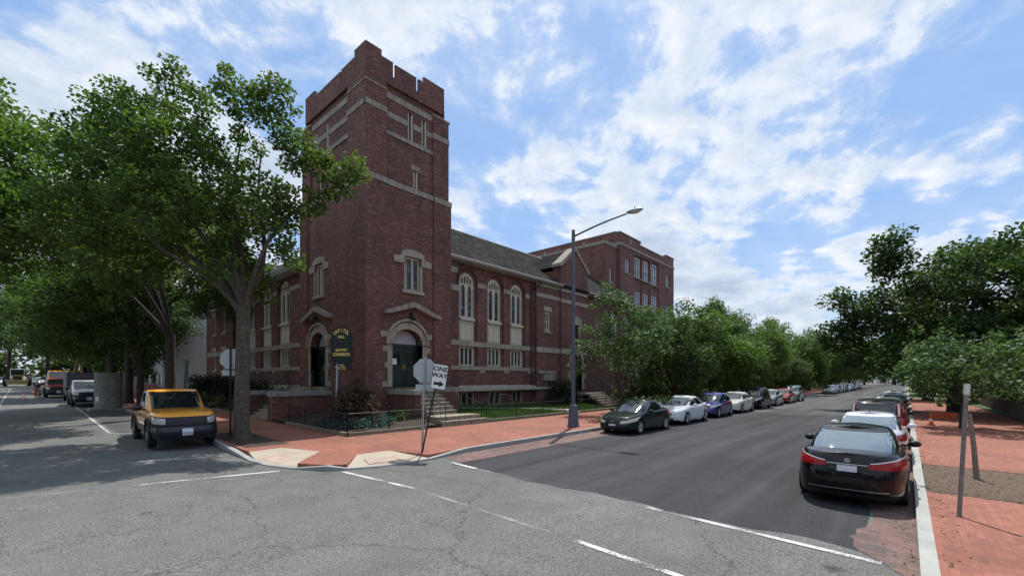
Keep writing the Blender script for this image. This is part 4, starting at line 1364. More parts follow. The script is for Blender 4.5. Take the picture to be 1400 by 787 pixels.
def tree(name, label, group, loc, height, fork, crown_c, crown_r, seed, n_cl=150, cl_r=(.45, .95), n_leaf=130, leaf=.16,
         mat='leaf_street', bark='bark', tr=.2, limbs=6, lean=(0, 0), lobes=9, flat=.7, low=-.75, cat='tree', extra=None, limb_targets=None, gap=.0):
    rnd = random.Random(seed)
    t = thing(name, label, cat, loc, 0, group)
    cx, cy, cz = crown_c; rx, ry, rz = crown_r
    # crown envelope = union of lobes
    lb = []
    for i in range(lobes):
        a = 2 * math.pi * (i + rnd.uniform(-.3, .3)) / max(1, lobes - 2) if i < lobes - 2 else rnd.uniform(0, 6.28)
        ph = rnd.uniform(low, .55) if i < lobes - 2 else rnd.uniform(.65, .95)
        h = math.sqrt(max(0, 1 - ph * ph))
        k = rnd.uniform(.50, .80)
        lb.append((Vector((cx + rx * h * k * math.cos(a), cy + ry * h * k * math.sin(a), cz + rz * ph * k)), rnd.uniform(.28, .46)))
    lb.append((Vector((cx, cy, cz)), .55))
    if extra:
        for (ex, ey, ez, er) in extra: lb.append((Vector((ex, ey, ez)), er))
    trunk = MB()
    top = Vector((lean[0], lean[1], fork))
    # trunk with root flare
    pts = [Vector((0, 0, -.15)), Vector((0, 0, .05)), Vector((lean[0] * .1, lean[1] * .1, .35)), Vector((lean[0] * .35, lean[1] * .35, fork * .4)), Vector((lean[0] * .7, lean[1] * .7, fork * .75)), top]
    trunk.path(pts, [tr * 1.8, tr * 1.5, tr * 1.1, tr, tr * .92, tr * .95], 12)
    nodes = []
    lt = limb_targets
    for i in range(limbs if lt is None else len(lt)):
        if lt is None:
            a = 2 * math.pi * i / limbs + rnd.uniform(-.4, .4)
            e = rnd.uniform(.25, .75)
            tgt = Vector((cx + rx * e * math.cos(a), cy + ry * e * math.sin(a), cz + rz * rnd.uniform(.1, .7)))
        else:
            tgt = Vector(lt[i])
        st = top - Vector((0, 0, rnd.uniform(0, .12) * fork))
        P_ = limb_path(trunk, st, tgt, tr * rnd.uniform(.45, .62) * (.6 if lt is not None and i == 4 else 1), tr * .10, rnd, .10, 8, 8, start=(0, 0, .35))
        for k, p in enumerate(P_[1:]): nodes.append((p, tr * (.5 - .045 * k)))
    # clusters
    cents = []; rad = []
    tries = 0
    while len(cents) < n_cl and tries < n_cl * 12:
        tries += 1
        L, lr = lb[rnd.randrange(len(lb))]
        d = Vector((rnd.gauss(0, 1), rnd.gauss(0, 1), rnd.gauss(0, 1))).normalized()
        k = lr * rnd.uniform(.25, 1.05) ** .6
        p = Vector((L.x + d.x * k * rx, L.y + d.y * k * ry, L.z + d.z * k * rz * .9))
        if p.z < fork * .75: continue
        r = rnd.uniform(*cl_r)
        if gap and any((p - q).length < gap * r for q in cents): continue
        cents.append(p); rad.append(r)
    # twigs: each clump hangs from the nearest limb node
    order = sorted(range(len(cents)), key=lambda i: (cents[i] - Vector((0, 0, fork))).length)
    for i in order:
        p = cents[i]
        best = min(nodes, key=lambda q: (q[0] - p).length + (0.8 if q[0].z > p.z + .3 else 0))
        d = (best[0] - p).length
        r0 = max(.008, min(best[1] * .55, .012 + d * .014))
        P_ = limb_path(trunk, best[0], p, r0, .006, rnd, .12, 4, 4, .05)
        nodes.append((P_[2], r0 * .8)); nodes.append((p, .012))
    tk = trunk.build('trunk', bark, t, smooth=60, fix=False)
    for f in tk.data.polygons: f.use_smooth = True
    cr = leaf_mesh('crown', cents, rad, n_leaf, leaf, mat, seed, flat=flat)
    cr.parent = t
    return t

def place(src, label, group, x, y, z, rz, s=1.0, sz=None):
    c = copy_tree(src)
    c.location = (x, y, z); c.rotation_euler = (0, 0, rz); c.scale = (s, s, sz or s)
    c['label'] = label
    if group: c['group'] = group
    return c

CG = 'street trees along the side street pavement'
main = tree('street_tree', 'big spreading tree with forked grey trunk in the soil plot beside the orange pickup', CG,
            (5.35, 18.1, gz(18.1) + .12), 13, 4.9, (-1.2, 1.3, 8.5), (3.5, 3.7, 4.2), 12, n_cl=440, cl_r=(.30, .72), n_leaf=430, leaf=.125, tr=.24, lean=(.05, -.1),
            lobes=14, mat='leaf_street', low=-.6, gap=.85,
            extra=[(.65, -.9, 12.3, .22), (-.2, 0, 12.4, .25), (-1.6, 1.9, 12.7, .28), (1.2, -1.4, 10.6, .2), (1.1, -1.4, 8.2, .2), (-3.2, 3.4, 11.9, .25), (2.2, -1.8, 10.3, .12), (2.5, -2.0, 9.7, .17), (3.0, -2.3, 10.0, .13), (1.9, -1.8, 8.8, .13), (1.2, -1.2, 6.8, .14), (-3.4, 3.9, 10.2, .4), (-3.0, 3.2, 6.4, .4), (-4.2, 4.6, 8.0, .4), (-2.6, 1.2, 11.0, .25)],
            limb_targets=[(.6, -.2, 10.6), (.2, .4, 11.6), (-2.4, 1.8, 11.0), (-3.4, 2.6, 9.2), (2.7, -2.1, 9.6), (-1.4, -.6, 9.0), (1.2, 2.4, 9.5), (-3.0, .2, 7.6)])
t2 = tree('street_tree', 'bright leafy tree whose crown fills the left edge of the photo behind the orange pickup', CG,
          (5.6, 31.0, gz(31) + .12), 15, 4.6, (-4.6, -1.4, 10.5), (6.2, 5.8, 5.5), 25, n_cl=400, cl_r=(.5, 1.05), n_leaf=190, leaf=.16, tr=.25, mat='leaf_light', bark='bark_dark', lobes=12, low=-.75, gap=.6)
t3 = tree('street_tree', 'darker tree with a low forked black trunk beside the concrete drum stack', CG,
          (5.2, 37.5, gz(37.5) + .12), 12, 3.2, (-1.6, .3, 7.4), (4.6, 5.0, 4.4), 31, n_cl=270, cl_r=(.55, 1.1), n_leaf=130, leaf=.18, tr=.2, mat='leaf_mid', bark='bark_dark', lobes=11, low=-.95, gap=.5)
place(t2, 'tall tree standing behind the white pickup', CG, 5.6, 45.5, gz(45) + .12, 2.1, 1.05)
place(t3, 'tree behind the grey box trailer, its branches over the red pickup', CG, 5.4, 54.0, gz(54) + .12, 4.0, 1.12)
place(t2, 'tree rising behind the red pickup on the side street', CG, 6.2, 64.0, gz(64) + .12, .6, 1.1)
place(t3, 'tree behind the yellow digger on the side street', CG, 5.6, 76.0, gz(76) + .12, 5.2, 1.3)
place(t2, 'distant tree beside the far parked cars of the side street', CG, 6.3, 92.0, gz(92) + .12, 3.0, 1.2)
place(t3, 'distant tree at the far end of the side street, right of the road', CG, 7.2, 112.0, gz(112), 1.2, 1.5)
place(t2, 'most distant tree closing the side street behind the tractor', CG, -2.0, 160.0, gz(160), 1.2, 1.7)
place(t3, 'far dark tree on the left edge at the end of the side street', CG, -7.5, 140.0, gz(140), 2.2, 1.7)
place(t3, 'far tree between the tractor and the distant parked cars', CG, 4.0, 150.0, gz(150), 3.2, 1.9)
# trees of the left-street back gardens
BG = 'garden trees beyond the church on the side street'
bt0 = tree('garden_tree', 'round dark tree in front of the white house beyond the church', BG,
          (11.0, 62.0, gz(62)), 9, 1.6, (0, 0, 4.6), (3.8, 3.8, 3.6), 41, n_cl=120, cl_r=(.6, 1.2), n_leaf=60, leaf=.26, tr=.16, mat='leaf_mid', bark='bark_dark', lobes=9, low=-1)
place(bt0, 'low tree in the garden behind the concrete drum stack', BG, 8.8, 70.0, gz(70), 1.0, 1.2)
place(bt0, 'bushy tree behind the white pickup, farther down the side street', BG, 8.8, 84.0, gz(84), 2.0, 1.6)
place(bt0, 'big round tree far down the church side of the side street', BG, 10.5, 104.0, gz(104), 3.0, 2.2)

# wide street, church side
RG = 'street trees on the church side of the wide street'
ym = tree('young_tree', 'young tree with pale glossy leaves standing behind the dark green sedan', RG,
          (24.8, 13.2, gz(13) + .12), 7.6, 1.2, (0, 0, 4.0), (3.0, 2.8, 3.5), 51, n_cl=150, cl_r=(.32, .66), n_leaf=210, leaf=.15, tr=.09, mat='leaf_glossy', bark='bark_dark', limbs=5, lobes=10, low=-.7, gap=.8)
bush1 = tree('street_tree', 'dense round green tree behind the white and blue cars', RG,
          (33.8, 13.5, gz(13) + .12), 9, 1.2, (0, 0, 4.5), (4.5, 4.0, 4.5), 61, n_cl=340, cl_r=(.5, .95), n_leaf=150, leaf=.16, tr=.16, mat='leaf_mid', bark='bark_dark', lobes=13, low=-1, gap=.4)
bush2 = tree('street_tree', 'rounded mid green tree behind the cream sedan', RG,
          (43.5, 13.8, gz(13) + .12), 9, 1.3, (0, 0, 4.3), (4.6, 4.2, 4.0), 67, n_cl=280, cl_r=(.6, 1.1), n_leaf=110, leaf=.19, tr=.17, mat='leaf_light', bark='bark_dark', lobes=12, low=-1, gap=.4)
for i, (x, y, s, src, lab) in enumerate([
    (52.5, 13.4, .92, bush1, 'green tree rising behind the black suv and the silver sedan'),
    (60.5, 13.6, .98, bush2, 'tree behind the red sedan on the church side'),
    (69.5, 13.2, 1.02, bush1, 'tree just beyond the last car of the near row'),
    (79, 14.0, 1.2, bush2, 'tree over the side road opening beyond the near row of cars'),
    (91, 13.6, 1.22, bush1, 'tree left of the far row of parked cars'),
    (104, 14.4, 1.5, bush2, 'tree at the head of the far row of parked cars'),
    (118, 13.6, 1.5, bush1, 'tree above the far silver sedan'),
    (134, 14.0, 1.6, bush2, 'tree above the middle of the far car row'),
    (152, 14.0, 1.7, bush1, 'tree above the end of the far car row'),
    (175, 13.5, 1.9, bush2, 'distant tree at the vanishing end of the wide street'),
    (215, 12.0, 2.3, bush1, 'last tree visible down the wide street'),
    (260, 4.0, 3.0, bush2, 'hazy tree closing the view at the end of the wide street'),
    (62, 22.0, 1.5, bush1, 'tree behind the street trees, left of the brick annex end'),
    (84, 24.0, 1.6, bush2, 'second row tree whose top shows above the street trees'),
    (112, 26.0, 2.0, bush1, 'tall tree whose loose top shows above the middle of the tree line')]):
    place(src, lab, RG, x, y, gz(y) + .1, i * 1.7, s * (.95 if i < 12 else 1), s * (1.0 + .14 * math.sin(i * 2.3)))

# right-hand side of the wide street
SG = 'trees on the right side of the wide street'
bigr = tree('street_tree', 'tall dark tree with a broken top rising over the parked suv on the right', SG,
          (45.0, -2.6, gz(-3) + .12), 17, 4.2, (0, 0, 7.1), (7.0, 6.6, 5.3), 71, n_cl=380, cl_r=(.65, 1.3), n_leaf=110, leaf=.23, tr=.34, mat='leaf_dark', bark='bark_dark', lobes=15, low=-1, gap=.45,
          extra=[(-2.5, 3.3, 11.9, .2), (-2.2, 3.3, 10.6, .17), (2.0, -2.0, 11.6, .22), (0, 0, 10.2, .3), (0, 5.6, 8.2, .3), (0, 6.6, 5.8, .28), (0, 4.5, 3.6, .3)])
place(bigr, 'dark tree behind the tall broken-topped tree, at the right edge', SG, 50, -8.5, gz(-9), 2.2, .98)
place(bigr, 'dark tree whose trunk stands just beyond the parked cars on the right', SG, 68, -1.6, gz(-1), 4.0, .85)
place(bigr, 'dark tree far down the right side of the wide street', SG, 90, -2.5, gz(-2), 1.0, .85)
place(bigr, 'farthest dark tree on the right side of the wide street', SG, 118, -2.0, gz(-2), 5.0, .95)
place(bigr, 'dark tree at the far right behind the iron fence', SG, 42, -9.5, gz(-11), 5.0, .8)
smallr = tree('young_tree', 'thin small tree with pale loose leaves shading the right pavement', SG,
          (30.5, -2.0, gz(-2) + .13), 6, 1.1, (0, 0, 3.05), (2.75, 2.6, 2.35), 81, n_cl=130, cl_r=(.3, .65), n_leaf=150, leaf=.17, tr=.08, mat='leaf_glossy', bark='bark_dark', limbs=6, lobes=12, low=-.9, gap=.5)
place(smallr, 'second small leafy tree farther along the right pavement', SG, 38, -1.9, gz(-2) + .13, 2.0, 1.05)
place(smallr, 'bushy small tree at the right edge above the iron fence', SG, 34.5, -6.0, gz(-6) + .13, 3.4, 1.15)

# shrubs
def shrub(name, label, group, x, y, z, r, seed, mat, n_cl=40, leaf=.07, n_leaf=420, cl=(.16, .3), flat=.8, cat='shrub', stem=True):
    rnd = random.Random(seed)
    t = thing(name, label, cat, (x, y, z), 0, group)
    cs = []; rs = []
    for i in range(n_cl):
        d = Vector((rnd.gauss(0, 1), rnd.gauss(0, 1), abs(rnd.gauss(0, 1)) * 1.0)).normalized() * rnd.uniform(.55, 1)
        cs.append((d.x * r[0], d.y * r[1], d.z * r[2] * (1 + rnd.uniform(-.1, .1)) + .03)); rs.append(rnd.uniform(*cl))
    o = leaf_mesh('foliage', cs, rs, n_leaf, leaf, mat, seed, flat); o.parent = t
    m = MB()
    for c_ in cs[:18]:
        m.path([(0, 0, -.05), (c_[0] * .4, c_[1] * .4, c_[2] * .55), c_], [.02, .014, .006], 4)
    m.build('stems', 'bark_dark', t, fix=False)
    return t
PG = 'low shrubs in the planting bed at the church corner'
shrub('shrub', 'rounded dark maroon shrub under the church sign', PG, 9.75, 17.95, gz(18) + .4, (1.05, 1.05, 1.78), 3, 'leaf_maroon', 220, .095, 650)
jun = []
for i, (x, y, rx, ry, rz, lab) in enumerate([
    (9.15, 16.75, .62, .55, .42, 'bluish juniper nearest the fence corner'),
    (9.95, 16.9, .65, .5, .52, 'large bluish juniper in the middle of the planting bed'),
    (10.7, 17.2, .55, .45, .5, 'bluish juniper at the right of the juniper row'),
    (8.85, 17.8, .5, .6, .3, 'low dark juniper left of the maroon shrub'),
    (8.9, 18.9, .45, .6, .32, 'leftmost low juniper in the bed')]):
    shrub('juniper', lab, PG, x, y, gz(y) + .28, (rx, ry, rz), 90 + i, 'leaf_juniper', 34, .06, 600, (.12, .22), .6)
shrub('shrub', 'bright green low shrub beside the left cheek wall of the front stairs', PG, 11.9, 18.0, gz(18) + .4, (.5, .5, .42), 7, 'leaf_mid', 30, .07, 500)
EG = 'dark evergreens against the church wall'
ev = shrub('evergreen_shrub', 'dark conical evergreen left of the side stairs', EG, 10.9, 28.6, gz(28) + .2, (.95, .95, 1.75), 14, 'leaf_evergreen', 60, .10, 260, (.3, .45))
for i, (x, y, s, lab) in enumerate([(9.9, 30.4, 1.05, 'squat dark evergreen behind the main tree trunk'), (10.6, 32.8, 1.3, 'tall dark evergreen under the arched hall window'),
        (9.9, 35.2, 1.3, 'dark evergreen behind the grey stop sign'), (10.4, 38.0, 1.5, 'large dark evergreen left of the hall windows'), (9.9, 41.4, 1.5, 'dark evergreen in front of the gabled block'),
        (10.2, 45.2, 1.5, 'farthest dark evergreen beside the grey post')]):
    place(ev, lab, EG, x, y, gz(y) + .2, i * 1.3, s)
place(ev, 'clipped dark evergreen behind the street lamp, right of the lawn', EG, 26.3, 19.0, gz(19) + .3, .4, .95, 1.35)
place(ev, 'second clipped dark evergreen beside the gabled entrance', EG, 28.0, 19.2, gz(19) + .3, 2.4, .95, 1.3)
shrub('evergreen_shrub', 'small clipped green shrub at the head of the left bed', EG, 10.7, 27.8, gz(28) + .25, (.55, .55, .5), 17, 'leaf_evergreen', 24, .08, 350, (.15, .28))
YG = 'small yellow green shrubs under the evergreens'
ys = shrub('yellow_shrub', 'larger yellow green shrub, right one of two under the evergreens', YG, 8.9, 34.6, gz(34) + .3, (.5, .5, .75), 21, 'leaf_yellow', 26, .09, 300, (.15, .28))
place(ys, 'smaller yellow green shrub, left one of two under the evergreens', YG, 8.9, 38.2, gz(38) + .3, 1.2, .9)
place(ys, 'yellow green shrub by the hall wall, nearest the tree trunk', YG, 9.1, 32.3, gz(32) + .3, 2.2, .62)
# grass blades on the lawn
rg = np.random.default_rng(5)
def blades(name, xr, yr, n, zf, h=.09):
    x = rg.uniform(*xr, n); y = rg.uniform(*yr, n); z = zf(x, y)
    a = rg.uniform(0, 6.28, n); w = .012
    hh = h * rg.uniform(.6, 1.4, n)
    lx = rg.normal(0, .03, n); ly = rg.normal(0, .03, n)
    V = np.stack([np.stack([x - np.cos(a) * w, y - np.sin(a) * w, z], 1), np.stack([x + np.cos(a) * w, y + np.sin(a) * w, z], 1), np.stack([x + lx, y + ly, z + hh], 1)], 1).reshape(-1, 3)
    me = bpy.data.meshes.new(name)
    me.vertices.add(n * 3); me.vertices.foreach_set('co', V.astype(np.float32).ravel())
    me.loops.add(n * 3); me.loops.foreach_set('vertex_index', np.arange(n * 3, dtype=np.int32))
    me.polygons.add(n); me.polygons.foreach_set('loop_start', np.arange(0, n * 3, 3, dtype=np.int32)); me.polygons.foreach_set('loop_total', np.full(n, 3, dtype=np.int32))
    me.update(); me.validate(); me.materials.append(MATS['grass_blade'])
    o = bpy.data.objects.new(name, me); COL.objects.link(o); tag(o, kind='stuff'); return o
blades('grass', (16.0, 34), (16.15, 20.9), 60000, lambda x, y: K * y + .23 + .07 * (y - 16))

def woods(name, spans, n, seed, mat, leaf=.9, n_leaf=8, r=(2.0, 3.6)):
    rnd = random.Random(seed); cs = []; rs = []
    for _ in range(n):
        sp_ = spans[rnd.randrange(len(spans))]
        x0_, y0_, x1_, y1_, w_, h_ = sp_
        t = rnd.random(); k = rnd.gauss(0, .35) * w_
        x = x0_ + (x1_ - x0_) * t; y = y0_ + (y1_ - y0_) * t
        hh = h_ * (.72 + .28 * math.sin(t * 9 + seed) * math.cos(t * 23))
        cs.append((x + k, y + k, gz(y) + rnd.uniform(0.02, 1) ** .9 * hh)); rs.append(rnd.uniform(*r))
    o = leaf_mesh(name, cs, rs, n_leaf, leaf, mat, seed, .8)
    tag(o, kind='stuff'); o['label'] = 'distant mass of trees closing the streets'; o['category'] = 'woods'
    return o
woods('distant_trees', [(-60, 215, 60, 215, 12, 17), (330, -40, 330, 60, 12, 20), (60, 40, 320, 34, 10, 11), (95, -16, 320, -14, 8, 17)], 1300, 3, 'leaf_mid')
woods('trees_beyond_tractor', [(-28, 195, 40, 195, 3, 15), (-20, 172, -6, 172, 2, 12)], 420, 12, 'leaf_mid', r=(1.6, 2.8))
woods('unseen_trees_behind_camera', [(-45, -60, -45, 60, 10, 16), (-40, -50, 70, -42, 10, 16)], 700, 9, 'leaf_dark')  # unseen belt behind the camera, added to darken reflections in the cars
# dense hedges behind the street trees
def hedge(label, x0, x1, y0, y1, h, seed, mat='leaf_dark', group='hedges behind the street trees'):
    t = thing('hedge', label, 'hedge', (x0, y0, gz(y0) + .1), 0, group)
    rnd = random.Random(seed); n = int((x1 - x0) * 7)
    cs = [(rnd.uniform(0, x1 - x0), rnd.uniform(0, y1 - y0), rnd.uniform(.2, h) ) for _ in range(n)]
    o = leaf_mesh('foliage', cs, [rnd.uniform(.35, .6) for _ in cs], 90, .22, mat, seed, .9); o.parent = t
    return t
hedge('dark hedge under the trees behind the white and blue cars', 31, 47, 15.4, 17.4, 2.4, 5)
hedge('dark hedge under the trees behind the red sedan', 47.5, 68, 15.4, 18, 2.8, 6)
hedge('dark hedge beyond the side road opening', 80, 150, 13.5, 18, 3.6, 7)
hedge('dark hedge behind the small trees on the right pavement', 40, 72, -8.0, -5.4, 3.2, 8)
hedge('dark hedge behind the metal fence at the right edge', 27, 39.5, -7.6, -5.9, 2.4, 9)
# ============================================================ STREET FURNITURE
# street lamp
LX, LY = 17.45, 11.75; z0 = gz(LY) + .13
lamp = thing('street_lamp', 'tall blue grey street lamp with curved arm over the road in front of the lawn', 'street lamp', (LX, LY, z0))
m = MB(); m.lathe([(.30, 0), (.30, .06), (.27, .08), (.23, .55), (.20, .95), (.19, 1.0), (.13, 1.04), (.12, 1.06)], n=8); m.build('base', 'pole_paint', lamp, smooth=30)
m = MB(); m.lathe([(.10, 1.0), (.09, 4.0), (.075, 9.3), (.0, 9.33)], n=16)
m.lathe([(.108, 2.9), (.108, 3.05)], n=16); m.lathe([(.105, 3.5), (.105, 3.56)], n=16)
m.build('pole', 'pole_paint', lamp, smooth=40)
a_end = Vector((.25, -2.75, 1.05)).normalized()
m = MB(); pts = []
for i in range(11):
    t = i / 10
    pts.append((.1 * t + .15 * t, -2.6 * t, 8.98 + .50 * t + .05 * math.sin(math.pi * t)))
m.path(pts, [.045 - .010 * i / 10 for i in range(11)], 8)
m.tube((0, 0, 8.85), (0, 0, 9.15), .088, n=10)
m.build('arm', 'pole_paint', lamp, smooth=50)
m = MB(); m.ball((.28, -2.98, 9.53), (.15, .40, .09), 16, 8); m.tube((.28, -3.0, 9.58), (.28, -3.0, 9.70), .035); m.build('lamp_head', 'galvanised', lamp, smooth=60)
m = MB(); m.ball((.28, -3.03, 9.49), (.12, .26, .09), 14, 8); m.build('lens', 'lamp_glass', lamp, smooth=60)

# stop sign on its post, seen from behind
def octa(r):
    return [(r * math.cos(R(22.5 + 45 * i)), r * math.sin(R(22.5 + 45 * i))) for i in range(8)]
def stop_sign(label, x, y, zc, facing, dark=False, lean=(0, 0)):
    z = gz(y) + .13
    t = thing('stop_sign', label, 'stop sign', (x, y, z), 0, 'stop signs seen from behind')
    h = zc - z
    m = MB(); m.tube((0, 0, -.05), (lean[0], lean[1], h + .42), .032, n=6); m.build('post', 'galvanised' if not dark else 'iron', t)
    U = Vector((math.cos(facing), math.sin(facing), 0)); N = Vector((-U.y, U.x, 0))
    k = h / (h + .42)
    def plate(r, d0, d1, mat, nm, zc_=h, poly=None):
        m = MB(); poly = poly or octa(r); n = len(poly); off = Vector((lean[0] * k, lean[1] * k, 0))
        vs = [off + U * u + N * d + Vector((0, 0, zc_ + v)) for d in (d0, d1) for u, v in poly]
        m.add(vs, [tuple(range(n)), tuple(range(2 * n - 1, n - 1, -1))] + [(i, (i + 1) % n, n + (i + 1) % n, n + i) for i in range(n)])
        return m.build(nm, mat, t)
    plate(.40, .035, .040, 'sign_back', 'sign_plate')
    plate(.385, .0405, .043, 'tail_red', 'sign_face')
    plate(0, .035, .040, 'sign_back', 'supplement_plate', h - .52, [(-.3, -.1), (.3, -.1), (.3, .1), (-.3, .1)])
    return t
# seen-from-behind signs: the plate's far side (N) looks away from the camera
sx, sy = 8.22, 11.1
stop_sign('octagonal stop sign back on a pale post beside the one way sign', sx, sy, 2.76, R(-54), lean=(.12, 0.0))
stop_sign('octagonal sign back on a dark post beside the big tree trunk', 5.17, 18.7, 3.25, R(-38), dark=True)
# one way sign on its leaning post
ow = thing('one_way_sign', 'white one way sign with black arrow on a leaning dark post', 'street sign', (sx - .05, sy - .06, gz(sy) + .13))
ax = Vector((.42, -.30, 2.45))
m = MB(); m.path([(0, 0, -.05), (.25, -.17, 1.5), tuple(ax + Vector((.02, -.02, .05)))], .028, 6); m.build('post', 'iron', ow)
Mx = Matrix.Rotation(R(-50), 4, 'Z') @ Matrix.Rotation(R(90), 4, 'X') @ Matrix.Rotation(R(-9), 4, 'Z')
Mx = Matrix.Translation(ax + Vector((-.02, -.06, -.13))) @ Mx
def flat_obj(poly, z0_, z1_, mat, nm, parent, Mt):
    n = len(poly)
    me_v = [Mt @ Vector((u, v, w)) for w in (z0_, z1_) for u, v in poly]
    m = MB(); m.add(me_v, [tuple(range(n)), tuple(range(2 * n - 1, n - 1, -1))] + [(i, (i + 1) % n, n + (i + 1) % n, n + i) for i in range(n)])
    return m.build(nm, mat, parent)
def rrect(w, h, r, n=5):
    pts = []
    for cx, cy, a0 in ((w / 2 - r, h / 2 - r, 0), (-w / 2 + r, h / 2 - r, 90), (-w / 2 + r, -h / 2 + r, 180), (w / 2 - r, -h / 2 + r, 270)):
        for i in range(n + 1):
            a = R(a0 + 90 * i / n); pts.append((cx + r * math.cos(a), cy + r * math.sin(a)))
    return pts
flat_obj(rrect(.46, .76, .03), 0, .004, 'sign_black', 'sign_plate', ow, Mx)
flat_obj(rrect(.44, .74, .03), .0045, .006, 'sign_white', 'sign_face', ow, Mx)
text_obj('ONE', .20, 'sign_black', 'lettering', ow, .002, Mx @ Matrix.Translation((0, .235, .009)), .006, 1.05)
text_obj('WAY', .20, 'sign_black', 'lettering', ow, .002, Mx @ Matrix.Translation((0, .035, .009)), .006, 1.05)
arrow = [(-.15, -.26), (.02, -.26), (.02, -.32), (.17, -.215), (.02, -.11), (.02, -.17), (-.15, -.17)]
flat_obj(arrow, .007, .010, 'sign_black', 'arrow', ow, Mx)

# church name sign on its post
cs = thing('church_sign', 'dark green rounded church name sign with gold lettering on a post over the shrubs', 'sign', (9.22, 18.13, gz(18.2) + .3))
Mc = Matrix.Translation((0, 0, 3.95 - (gz(18.2) + .3))) @ Matrix.Rotation(R(-50), 4, 'Z') @ Matrix.Rotation(R(90), 4, 'X') @ Matrix.Scale(1.08, 4)
def signshape(w, h, top, n=16):
    pts = []
    for i in range(n + 1):
        a = math.pi * i / n; pts.append((w / 2 * math.cos(a), h / 2 - top + top * math.sin(a)))
    b = top * .45
    for i in range(n + 1):
        a = math.pi + math.pi * i / n; pts.append((w / 2 * math.cos(a), -h / 2 + b + b * math.sin(a)))
    return pts
flat_obj(signshape(.84, 1.5, .40), -.05, .05, 'sign_black', 'sign_rim', cs, Mc)
flat_obj(signshape(.76, 1.42, .36), .051, .058, 'sign_green', 'sign_board', cs, Mc)
m = MB(); m.tube((-.18, .22, -.4), (-.12, .14, 3.5), .045, n=8)
m.build('post', 'galvanised', cs)
word = 'CAPITOL'
for i, ch in enumerate(word):
    a = R(152 - 124 * i / (len(word) - 1))
    Ml = Mc @ Matrix.Translation((.30 * math.cos(a), .37 + .225 * math.sin(a), .061)) @ Matrix.Rotation((a - math.pi / 2) * .7, 4, 'Z') @ Matrix.Diagonal((.78, 1.1, 1, 1))
    text_obj(ch, .18, 'gold', 'lettering', cs, .003, Ml, .006)
text_obj('HILL', .145, 'gold', 'lettering', cs, .003, Mc @ Matrix.Translation((0, .335, .061)), .005)
text_obj('BAPTIST', .13, 'gold', 'lettering', cs, .003, Mc @ Matrix.Translation((0, -.19, .061)), .004)
text_obj('CHURCH', .165, 'gold', 'lettering', cs, .003, Mc @ Matrix.Translation((0, -.36, .061)), .007)
# emblem: two pillars under a beam with a vine
for uu in (-.05, .05): flat_obj([(uu - .012, -.02), (uu + .012, -.02), (uu + .012, .16), (uu - .012, .16)], .059, .063, 'leaf_maroon', 'emblem', cs, Mc)
flat_obj([(-.11, .14), (.11, .14), (.08, .20), (-.08, .20)], .059, .063, 'leaf_maroon', 'emblem', cs, Mc)
sb = thing('notice_board', 'narrow dark board with small pale lines of lettering below the church sign', 'sign', (9.1, 18.2, gz(18.2) + .3))
Mb = Matrix.Translation((.12, -.08, 3.03 - (gz(18.2) + .3))) @ Matrix.Rotation(R(-50), 4, 'Z') @ Matrix.Rotation(R(90), 4, 'X')
flat_obj([(-.40, -.13), (.44, -.13), (.44, .15), (-.40, .15)], -.02, .02, 'sign_black', 'board', sb, Mb)
def dashes(widths, y, h, mat, x0):
    m = MB(); x = x0
    for w in widths:
        if w > 0:
            vs = [Mb @ Vector((u, v, d)) for d in (.021, .024) for u, v in ((x, y), (x + w, y), (x + w, y + h), (x, y + h))]
            m.add(vs, [(3, 2, 1, 0), (4, 5, 6, 7), (0, 1, 5, 4), (1, 2, 6, 5), (2, 3, 7, 6), (3, 0, 4, 7)])
        x += abs(w)
    return m.build('lettering', mat, sb)
dashes([.03, -.012, .025, -.01, .03, -.012, .028, -.01, .03], .07, .05, 'sign_white', -.12)
dashes([.03, -.01, .02, -.01, .025, -.04, .02, -.01, .03, -.01, .02, -.03, .025, -.01, .03, -.01, .03, -.01, .02, -.01, .03, -.01, .03], -.02, .04, 'gold', -.32)
dashes([.02, -.008, .025, -.01, .03, -.01, .03, -.01, .025, -.01, .02, -.05, .025, -.01, .03, -.01, .03, -.01, .02], -.10, .04, 'gold', -.22)

# iron fences: short bars between slightly taller posts
def fence(label, P, name='iron_fence', h=.78, step=.11, z_off=.27, group='iron fences of the church gardens', mat='iron', cat='fence', bar=.008):
    t = thing(name, label, cat, (P[0][0], P[0][1], gz(P[0][1])), 0, group)
    o = (P[0][0], P[0][1], gz(P[0][1]))
    m = MB(o); rl = MB(o); ps = MB(o)
    for (x0, y0), (x1, y1) in zip(P[:-1], P[1:]):
        L = math.hypot(x1 - x0, y1 - y0); n = max(1, int(L / step))
        for i in range(n + 1):
            x = x0 + (x1 - x0) * i / n; y = y0 + (y1 - y0) * i / n; z = gz(y) + z_off
            m.tube((x, y, z), (x, y, z + h), bar, n=4)
        for q in (.06, h - .06):
            rl.box(0, 0, 0, 0, 0, 0) if False else rl.tube((x0, y0, gz(y0) + z_off + q), (x1, y1, gz(y1) + z_off + q), .014, n=4)
        k = max(1, round(L / 2.2))
        for i in range(k + 1):
            x = x0 + (x1 - x0) * i / k; y = y0 + (y1 - y0) * i / k; z = gz(y) + z_off
            ps.tube((x, y, z - .15), (x, y, z + h + .1), .022, n=6); ps.ball((x, y, z + h + .12), .032, 6, 4)
    m.build('bars', mat, t, fix=False); rl.build('rail', mat, t, fix=False); ps.build('post', mat, t, fix=False)
    return t
fence('low iron fence round the planting bed at the church corner', [(8.36, 21.6), (8.36, 16.0), (12.0, 16.0)])
fence('low iron fence along the lawn right of the front stairs', [(15.95, 16.05), (22.9, 16.05)])
fence('low iron fence along the lawn behind the street lamp', [(24.4, 16.05), (40, 16.05)])
